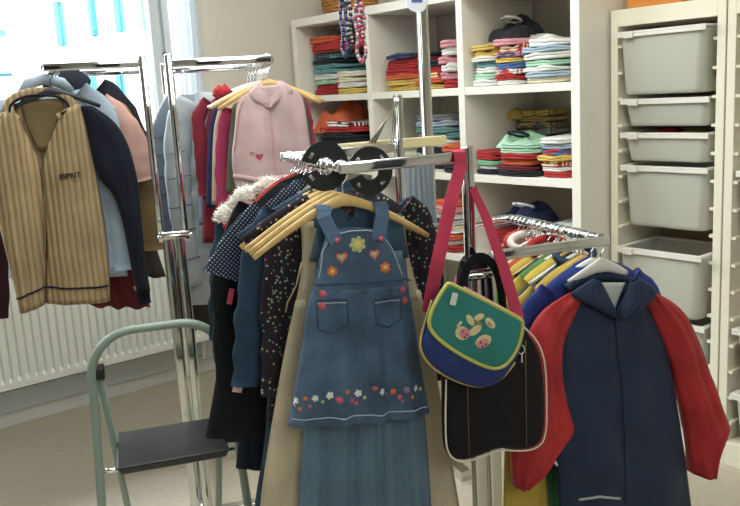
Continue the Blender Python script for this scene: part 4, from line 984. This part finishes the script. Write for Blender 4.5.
g = puffer(.36, 'silver blue quilted jacket behind the window rack columns', [(190, 100), (176, 130), (180, 210), (196, 285)], (.05, .04), [(196, 92), (188, 150), (186, 230), (190, 305)], [(262, 92), (278, 160), (276, 230), (272, 300)], PM1, 1)
g2_ = puffer(.46, 'steel blue quilted jacket at the end of the window rod', [(180, 100), (162, 130), (165, 190), (172, 235)], (.05, .035), [(180, 95), (172, 150), (172, 200), (176, 250)], [(255, 92), (268, 160), (266, 230), (262, 300)], PM2, 2)
midg(.54, 'brown_skirt', 'dark brown long skirt lowest at the end of the window rod', 'skirt', fabric('43362f'), [(180, 240), (176, 270), (176, 325)], [(240, 240), (238, 280), (236, 334)], seed=15, hmat=WHITEP, thick=.02, kind='skirt_cloth', hem=.01)

# ================================================================== RIGHT ROD: raincoats
lxR = .655; Rz = 1.012
NV = fabric('223250', rough=.55); RDC = fabric('b5181f', rough=.55)
g = G(FM, lxR, .012, Rz, 'raincoat', 'navy hooded raincoat with bright red raglan sleeves at the front of the right rod', 'raincoat', gap=.065)
r = g.root
hanger(FM, lxR, .012, Rz, .085, .035, WHITEP, 'white plastic hanger holding the navy and red raincoat', gap=.065, tall=.017)
cb = shell('coat_body', g.px([(578, 292), (570, 315), (560, 345), (553, 400), (556, 460), (560, 512)]), g.px([(642, 290), (652, 315), (666, 345), (676, 400), (684, 450), (691, 506)]), NV, r, top=SH(.02, .03), topb=SH(.005, .03), thick=.045, folds=.005, nf=2, nu=44, nv=40, seed=21, tmin=.4, wr=.012, shut=True)
fc = front(cb)
shell('sleeve', g.px([(640, 291), (650, 315), (666, 350), (678, 400), (686, 440), (690, 472)]), g.px([(652, 291), (682, 308), (700, 350), (712, 385), (726, 423), (727, 426), (716, 438), (712, 452), (709, 473)]), RDC, r, thick=.04, folds=.006, nf=2, nu=26, nv=40, seed=22, y0=-.006, tmin=.5, wr=.022, shut=True)
shell('sleeve', g.px([(570, 292), (538, 310), (524, 340), (514, 400), (510, 455), (514, 486)]), g.px([(582, 293), (572, 315), (557, 350), (562, 390), (572, 427), (572, 430), (545, 468), (524, 486)]), RDC, r, thick=.04, folds=.006, nf=2, nu=26, nv=40, seed=23, y0=-.006, tmin=.5, wr=.022, shut=True)
q1 = g.px([(541, 448), (549, 460)]); ribbon('reflective_band', [(q1[0][0], -.04, q1[0][1]), (q1[1][0], -.036, q1[1][1])], .006, plain('reflective_silver', 'c9ccd0', .3), r, side=V((1, 0, 1)))
# hood: two lapels folding out, inner pale lining
HL = shell('hood', g.px([(585, 276), (566, 287), (560, 293), (578, 300), (600, 312)]), g.px([(592, 279), (597, 287), (602, 297), (606, 306), (608, 316)]), NV, r, thick=.02, folds=.002, nu=16, nv=14, y0=-.034, seed=3)
HR = shell('hood', g.px([(621, 280), (617, 290), (612, 300), (609, 308), (609, 316)]), g.px([(630, 275), (643, 283), (650, 291), (640, 300), (618, 312)]), NV, r, thick=.02, folds=.002, nu=16, nv=14, y0=-.034, seed=5)
sp_ = g.px([(570, 290), (582, 280), (602, 277), (622, 278), (640, 287)])
MB().tube([(p.x, .012, p.y) for p in smooth_poly(sp_, 2, False)], .014, 10, flat=.9).build('hood_back', NV, r, True)
shell('neck_lining', g.px([(590, 281), (600, 300), (606, 312)]), g.px([(620, 281), (612, 300), (608, 312)]), fabric('b9c1ba'), r, thick=.003, folds=0, one=True, y0=-.02, nu=10, nv=8)
cline('front_placket', g.px([(608, 316), (613, 380), (615, 440), (616, 496)]), .0022, plain('navy_placket', '131a30', .5), fc, r)
q = g.px([(572, 495), (590, 490), (610, 492)]); cline('reflective_hem_strip', q, .0035, plain('reflective_grey', 'aeb4b6', .4), fc, r)
YL = 'c9a728'
# (ly, label, colour, group of shoulder contrast)
rc = [(.05, 'royal blue raincoat with sleeve showing right of the front raincoat hood', '233a8c', '233a8c', 'raincoat'),
      (.085, 'yellow raincoat directly behind the royal blue raincoat', YL, YL, 'raincoat'),
      (.12, 'dark slate blue rain jacket behind the yellow raincoat', '2f4765', '2f4765', 'jacket'),
      (.15, 'bright yellow rain jacket with crumpled hood', 'd6b92f', 'd6b92f', 'jacket'),
      (.18, 'green rain jacket between two yellow ones', '4c8a4a', '4c8a4a', 'jacket'),
      (.21, 'charcoal jacket in the middle of the right rod', '33363d', '33363d', 'jacket'),
      (.24, 'lemon yellow jacket with red collar', 'cfae30', 'b32428', 'jacket'),
      (.265, 'orange red jacket behind the lemon yellow one', 'b8452a', 'b8452a', 'jacket'),
      (.29, 'pale lime jacket in the rear half of the right rod', 'c7c24a', 'c7c24a', 'jacket'),
      (.315, 'blue fleece jacket in the rear half of the right rod', '2b4fa0', '2b4fa0', 'jacket'),
      (.34, 'crimson top in the rear half of the right rod', 'a3243a', 'e8e0d8', 'top'),
      (.36, 'white and red striped top near the rod end', 'd9d2cc', 'c0392b', 'top'),
      (.38, 'deep red top near the rod end', '8c1f2c', '8c1f2c', 'top'),
      (.4, 'rose pink top last on the right rod', 'c95a6e', 'c95a6e', 'top')]
for i, (ly, lab, c, c2, cat) in enumerate(rc):
    simple(FM, lxR, ly, Rz, 'raincoat' if cat == 'raincoat' else 'rain_jacket' if cat == 'jacket' else 'knit_shirt', lab, cat, fabric(c, rough=.6), half=.15+.012*math.sin(i*2), length=.42+.05*math.sin(i*3.3), sl=.26, thick=.013 if i < 9 else .009, collar=fabric(c2, rough=.6) if i % 4 == 2 or c != c2 else None, drop=.05+.01*(i % 3), slw=.04, seed=40+i, gap=.065, neck=.02)
    hanger(FM, lxR, ly, Rz, .13, .055, (WHITEP, WOOD)[i % 2], '%s hanger holding the %s' % (('white', 'wooden')[i % 2], lab.split(' behind')[0].split(' with')[0]), gap=.065)
for i in range(3):
    hanger(FM, lxR, .1+i*.1, Rz, .12, .05, BLACKP, 'black hanger wedged between the jackets on the right rod', 'black hangers on the right rod', gap=.065)
# hood and sleeve scraps in front of the yellow jackets
# trousers under the tote bag: yellow and green
for i, (a, b, c, lab) in enumerate(((505, 530, 'b59a1e', 'mustard yellow trousers whose legs hang left of the raincoat hem'), (522, 556, '2f7d4c', 'green trousers hanging behind the raincoat sleeve'))):
    g = G(FM, lxR, .07+.03*i+.005, Rz, 'rain_trousers', lab, 'trousers', gap=.065)
    shell('trouser_leg', g.px([(a+2, 380), (a, 440), (a-2, 530)]), g.px([(b+8, 380), (b+14, 440), (b+20, 530)]), fabric(c, rough=.6), g.root, thick=.012, folds=.005, seed=i, nu=16, nv=14)
    q = g.px([(b, 385)])[0]; ribbon('hanging_loop', [(q[0], 0, q[1]), (0, 0, -.0)], .01, fabric(c, rough=.6), g.root)

# ================================================================== BAGS on the middle rack column
def bag_tools(ly):
    def P2(pts): return [((lambda q: (q.x, q.z))(FM.onY(a, b, ly))) for a, b in pts]
    return P2
def pillow(name, poly, y, T, mat, par, it=2, edge=.25):
    """soft flat bag body from an outline"""
    pts = smooth_poly(poly, it); n = len(pts); c = V((0, 0))
    for p in pts: c += p
    c /= n; vs = []; fs = []
    rings = [(1, 0), (.97, .5), (.9, .85), (.7, 1), (.35, 1.06)]
    for s in (-1, 1):
        for k, h in rings:
            for p in pts: q = c+(p-c)*k; vs.append((q.x, y+s*T/2*(h if h else 0.0), q.y))
        vs.append((c.x, y+s*T/2*1.08, c.y))
    m_ = len(rings)*n+1
    for s in (0, 1):
        for i in range(len(rings)-1):
            for j in range(n):
                q = (s*m_+i*n+j, s*m_+i*n+(j+1) % n, s*m_+(i+1)*n+(j+1) % n, s*m_+(i+1)*n+j); fs.append(q if s else q[::-1])
        for j in range(n):
            q = (s*m_+(len(rings)-1)*n+j, s*m_+(len(rings)-1)*n+(j+1) % n, s*m_+m_-1); fs.append(q if s else q[::-1])
    return mesh(name, vs, fs, mat, par, True)
# tote
ly = -.055; P2 = bag_tools(ly)
tt = thing('shoulder_bag', 'black fabric shoulder bag with white piping and stitched seams behind the small kids bag', 'bag', FM.pt(0, 0, 0), FM.a)
TB = fabric('15141a', rough=.75)
P2 = bag_tools(ly-.02)
out = P2([(447, 345), (446, 400), (447, 445), (450, 458), (462, 464), (480, 459), (500, 450), (520, 452), (536, 450), (547, 440), (548, 400), (545, 360), (537, 340), (520, 324), (490, 318), (460, 322)])
pillow('bag_body', out, ly, .05, TB, tt)
pb_ = P2([(447, 380), (446, 430), (448, 455), (462, 464), (480, 459), (500, 450), (520, 452), (536, 450), (547, 440), (548, 400), (546, 360), (538, 340), (522, 325)])
MB().tube([(p.x, ly-.016, p.y) for p in smooth_poly(pb_, 2, False)], .0022, 8).build('piping', plain('cream_piping', 'e4ddd0', .5), tt, True)
stm = plain('tan_stitching', '7d6444', .8)
for a in ((466, 380, 468, 455), (524, 340, 525, 445)):
    q = P2([(a[0], a[1]), (a[2], a[3])]); MB().tube([(q[0][0], ly-.0262, q[0][1]), (q[1][0], ly-.0262, q[1][1])], .001, 6).build('stitch_line', stm, tt, True)
# its webbing handles over the black clamp
hq = P2([(470, 330), (468, 290), (478, 262), (492, 258), (508, 275), (512, 330)])
ribbon('carry_strap', [(a.x, ly+.015, a.y) for a in smooth_poly(hq, 2, False)], .02, fabric('1a1b20'), tt, side=V((1, 0, .3)))
rg = P2([(518, 348)])[0]
MB().tube([(rg[0]+.008*math.cos(t), ly-.034, rg[1]+.01*math.sin(t)) for t in [2*PI*i/16 for i in range(16)]], .0016, 6, closed=True, up=V((0, 1, 0))).build('zip_ring', CHROME, tt, True)
MB().box(rg[0]-.002, rg[0]+.002, ly-.036, ly-.033, rg[1]-.03, rg[1]-.009).build('zip_pull', CHROME, tt)
# child's bag
ly = -.125; P2 = bag_tools(ly)
kb = thing('kids_bag', 'small tilted turquoise and blue kids bag with yellow piping and red strap', 'bag', FM.pt(0, 0, 0), FM.a)
BLU = fabric('24387c', rough=.7); TUR = fabric('1d807c', rough=.7); YP = plain('yellow_piping', 'bfc060', .5); PKS = fabric('bb2a4e')
body = P2([(450, 282), (454, 283), (488, 299), (521, 318), (523, 338), (512, 362), (499, 381), (480, 389), (452, 380), (430, 366), (419, 350), (422, 330), (436, 296)])
bb_ = pillow('bag_body', body, ly, .055, BLU, kb)
fb2 = front(bb_)
pp = smooth_poly(P2([(431, 300), (420, 335), (419, 350), (430, 366), (452, 380), (480, 388), (500, 380), (514, 362)]), 2, False)
MB().tube([(p.x, ly-.004, p.y) for p in pp], .0026, 8).build('lower_piping', plain('tan_piping', 'c9b266', .5), kb, True)
P2b = P2; P2 = bag_tools(ly-.037)
flap = P2([(448, 284), (451, 284), (486, 301), (522, 320), (524, 323), (522, 340), (514, 358), (501, 370), (484, 367), (452, 350), (430, 331), (430, 316), (439, 298)])
fp_ = smooth_poly(flap, 2)
flp = pillow('flap', flap, ly-.03, .014, TUR, kb)
MB().tube([(p.x, ly-.033, p.y) for p in fp_], .0042, 10, closed=True, up=V((0, 1, 0))).build('flap_piping', YP, kb, True)
q = P2b([(458, 286), (516, 317)]); MB().tube([(q[0][0], ly-.026, q[0][1]+.003), (q[1][0], ly-.026, q[1][1]+.003)], .002, 6).build('pink_trim', plain('pink_trim', 'c98aa8', .6), kb, True)
ff = front(flp)
def pd(name, c, a, b, rot, mat, d=.0015):
    q = P2([c])[0]; k = 1/500; poly = []
    for i in range(18):
        t = 2*PI*i/18; x = a*math.cos(t)*k; z = b*math.sin(t)*k; poly.append((q[0]+x*math.cos(rot)-z*math.sin(rot), q[1]+x*math.sin(rot)+z*math.cos(rot)))
    return decal(name, poly, mat, ff, kb, d)
CRB = plain('cream_print', 'd8cda0', .6); PKF = plain('pink_print', 'd98a8c', .6); DKP = plain('dark_print', '2a2a2a', .6); TNP = plain('tan_print', 'a38c60', .6)
pd('printed_motif', (470, 320), 3.5, 7, .5, CRB); pd('printed_motif', (479, 317), 6, 3.4, .2, CRB); pd('printed_motif', (490, 323), 7.5, 4, -.9, CRB); pd('printed_motif', (475, 330), 8, 4.5, .5, CRB); pd('printed_motif', (462, 333), 8.5, 7, -.6, CRB, .002); pd('printed_motif', (483, 341), 9.5, 6.5, .2, CRB, .002)
pd('printed_face', (464, 333), 6.5, 5.6, -.6, PKF, .003); pd('printed_face', (482, 343), 7.5, 5, .2, PKF, .003); pd('printed_motif', (478, 323), 4.5, 1.6, -.6, TNP, .003); pd('printed_motif', (489, 324), 4, 1.3, -.9, TNP, .003); pd('printed_motif', (459, 324), 4, 1.3, .7, CRB, .003)
for c in ((462, 331), (466, 334), (480, 342), (485, 344), (464, 337), (482, 346)): pd('printed_dot', c, 1.1, 1.1, 0, DKP, .0042)
# tab and strap
q = P2([(453, 292), (450, 304)]); ribbon('label_tab', [(q[0][0], ly-.047, q[0][1]), (q[1][0], ly-.048, q[1][1])], .013, plain('white_tab', 'd9dccc', .5), kb)
q0 = FM.onY(432, 310, ly); top0 = FM.onY(461, 153, -.03); q2 = FM.onY(524, 322, ly)
topz = Mz+.014
a0 = V((q0.x, ly+.02, q0.z)); 
xs0 = FM.onY(461, 156, -.02).x
ribbon('shoulder_strap', [V((FM.onY(433, 315, ly).x, ly+.025, FM.onY(433, 315, ly).z)), V((FM.onY(440, 262, ly+.02).x, ly+.03, FM.onY(440, 262, ly+.02).z)), V((FM.onY(450, 205, -.06).x, -.06, FM.onY(450, 205, -.06).z)), V((xs0-.002, -.022, topz-.03)), V((xs0, -.015, topz-.002)), V((xs0+.002, 0, topz+.002)), V((xs0+.006, .014, topz-.004)), V((xs0+.02, .018, topz-.05)), V((FM.onY(474, 192, .016).x, .016, FM.onY(474, 192, .016).z))], [.03, .03, .03, .028, .028, .028, .026, .024, .022], PKS, kb, .002)
ribbon('shoulder_strap', [V((FM.onY(473, 188, -.02).x, -.018, FM.onY(473, 188, -.02).z)), V((FM.onY(484, 215, -.03).x, -.035, FM.onY(484, 215, -.03).z)), V((FM.onY(502, 265, -.07).x, -.075, FM.onY(502, 265, -.07).z)), V((FM.onY(521, 320, ly).x, ly+.01, FM.onY(521, 320, ly).z))], [.017, .021, .026, .027], PKS, kb, .002, side=V((1, 0, .3)))
# black umbrella-like items hanging behind: small dark bag with grey buckle
sb = thing('dark_pouch', 'small black pouch with grey buckle hanging behind the red strap', 'pouch', FM.pt(0, 0, 0), FM.a)
P3 = bag_tools(-.03)
pillow('pouch_body', P3([(482, 262), (500, 260), (506, 300), (504, 340), (484, 340), (478, 300)]), .07, .04, fabric('20242a'), sb)
q = P3([(493, 275)])[0]; MB().tube([(q[0]-.001, .045, q[1]), (q[0]-.001, .052, q[1])], .007, 12, up=V((0, 0, 1))).build('buckle', STEEL, sb, True)

# ================================================================== STEP STOOL
FS = Frame((0, 0, 0), R(14)); d0 = ray(92, 470); ZS = 2.0
q = EYEP + ray(165, 455)*2.1; FS = Frame((q.x, q.y, 0), R(16))
st = thing('step_stool', 'folding step stool with grey green tube frame and black step', 'step stool', FS.pt(0, 0, 0), FS.a)
TUB = plain('grey_green_enamel', '84958c', .35)
def sp(x, y, ly=0): v = FS.onY(x, y, ly); return V((v.x, v.y, v.z))
lo = FS.onY(94, 506, 0); k = lo.z
bl_ = sp(90, 380); tl0 = sp(92, 352); xR = sp(236, 400).x
xl0 = sp(91, 420).x; ztop = sp(150, 324).z
arc = [(xl0-.0, 0.06, .03), (xl0, .02, .35), (xl0, 0, .6), (xl0, 0, ztop-.1)]
for i in range(1, 8): a = R(180-90*i/8); arc.append((xl0+.1+.1*math.cos(a), 0, ztop-.1+.1*math.sin(a)))
arc += [(xl0+.1, 0, ztop)]
half = [V(p) for p in arc]; w_ = xR-xl0; full = half+[V((xR+xl0-p.x, p.y, p.z)) for p in half[::-1]]
full = [V((p.x+(1 if p.x < (xl0+xR)/2 else -1)*(p.z-.42)*.045, -(.06-.03)*(max(0, .6-p.z)/.6)*3, p.z-.008)) for p in full]
MB().tube(full, .011, 12).build('handle_frame', TUB, st, True)
zs = sp(170, 450).z
stp = MB(); sx0 = xl0+.045; sx1 = xR-.03
stp.frustum((sx0+.01, sx1-.01, -.035, .175), (sx0, sx1, -.05, .19), zs-.03, zs-.004)
stp.build('step', plain('black_step', '14161a', .45, bump=.3, bs=180), st, bevel=.006)
for x, sg in ((xl0, 1), (xR, -1)):
    MB().tube([(x, -.06*max(0, .6-zs+.02)/.6, zs-.02), (x+sg*.06, -.02, zs-.02)], .006, 8).build('step_bracket', CHROME, st, True)
for x, sg in ((xl0+.031, 1), (xR-.031, -1)):
    a = V((x, .018, sp(104, 378).z)); b_ = V((x+sg*.03, .36, .02))
    MB().tube([a, a.lerp(b_, .5), b_], .0095, 8, flat=.7).build('rear_leg', TUB, st, True)
    MB().box(x-.014, x+.014, -.006, .036, a.z-.004, a.z+.028).build('pivot_cap', BLACKP, st, bevel=.004)
    MB().tube([b_+V((0, 0, -.02)), b_+V((0, 0, .02))], .013, 10).build('rubber_foot', BLACKP, st, True)
    fx = (xl0-.019) if sg > 0 else (xR+.019)
    MB().tube([(fx, -.09, .0), (fx, -.084, .035)], .0155, 10).build('rubber_foot', BLACKP, st, True)
MB().tube([(xl0+.045, .3, .12), (xR-.045, .3, .12)], .008, 8).build('cross_bar', TUB, st, True)
MB().tube([(xl0-.02, -.066, .16), (xR+.02, -.066, .16)], .008, 8).build('cross_bar', TUB, st, True)

# ------------------------------------------------------------------ every thing's origin at its own base
bpy.context.view_layer.update()
def descend(o):
    for c in o.children:
        yield c; yield from descend(c)
for o in list(bpy.data.objects):
    if o.parent or o.get('kind') == 'structure' or o.type in ('CAMERA', 'LIGHT'): continue
    inv = o.matrix_world.inverted(); ms = ([o] if o.type == 'MESH' else []) + [c for c in descend(o) if c.type == 'MESH']
    if not ms: continue
    pts = [inv @ (c.matrix_world @ V(b)) for c in ms for b in c.bound_box]
    lo_ = V((min(p.x for p in pts), min(p.y for p in pts), min(p.z for p in pts))); hi_ = V((max(p.x for p in pts), max(p.y for p in pts), max(p.z for p in pts)))
    dl = V(((lo_.x+hi_.x)/2, (lo_.y+hi_.y)/2, lo_.z))
    if o.type == 'MESH':
        for v in o.data.vertices: v.co -= dl
    for c in o.children: c.location = c.location - dl
    o.location = o.matrix_world @ dl
# ================================================================== LIGHT
def area(name, loc, target, sx, sy, power, col=(1, 1, 1)):
    l = bpy.data.lights.new(name, 'AREA'); l.shape = 'RECTANGLE'; l.size = sx; l.size_y = sy; l.energy = power; l.color = col
    o = bpy.data.objects.new(name, l); COL.objects.link(o); o.location = loc
    o.rotation_euler = (V(target)-V(loc)).to_track_quat('-Z', 'Y').to_euler(); return o
wm = (wxl+wxr)/2
area('daylight_through_window', RM.pt(wm, WY+1.0, 3.0), RM.pt(wm+.4, .5, .6), 2.6, 1.2, 330, (.86, .94, 1))
area('sun_on_facade', RM.pt(4, 8, 9), RM.pt(6, BY, 2), 8, 6, 4200, (1, .99, .97))
area('ceiling_lamp', RM.pt(1.0, 1.8, CEIL-.05), RM.pt(1.1, 1.9, 0), 1.6, 1.6, 50, (.97, 1, .93))
area('ceiling_lamp_rear', RM.pt(.2, -1.5, CEIL-.05), RM.pt(1.2, 1.0, .8), 1.8, 1.8, 50, (.92, 1, .96))
wd = bpy.data.worlds.new('world'); S.world = wd; wd.use_nodes = True; bgn = wd.node_tree.nodes['Background']
bgn.inputs['Color'].default_value = (.88, .95, 1, 1); bgn.inputs['Strength'].default_value = 2.2
S.view_settings.view_transform = 'Standard'; S.view_settings.look = 'None'; S.view_settings.exposure = .02
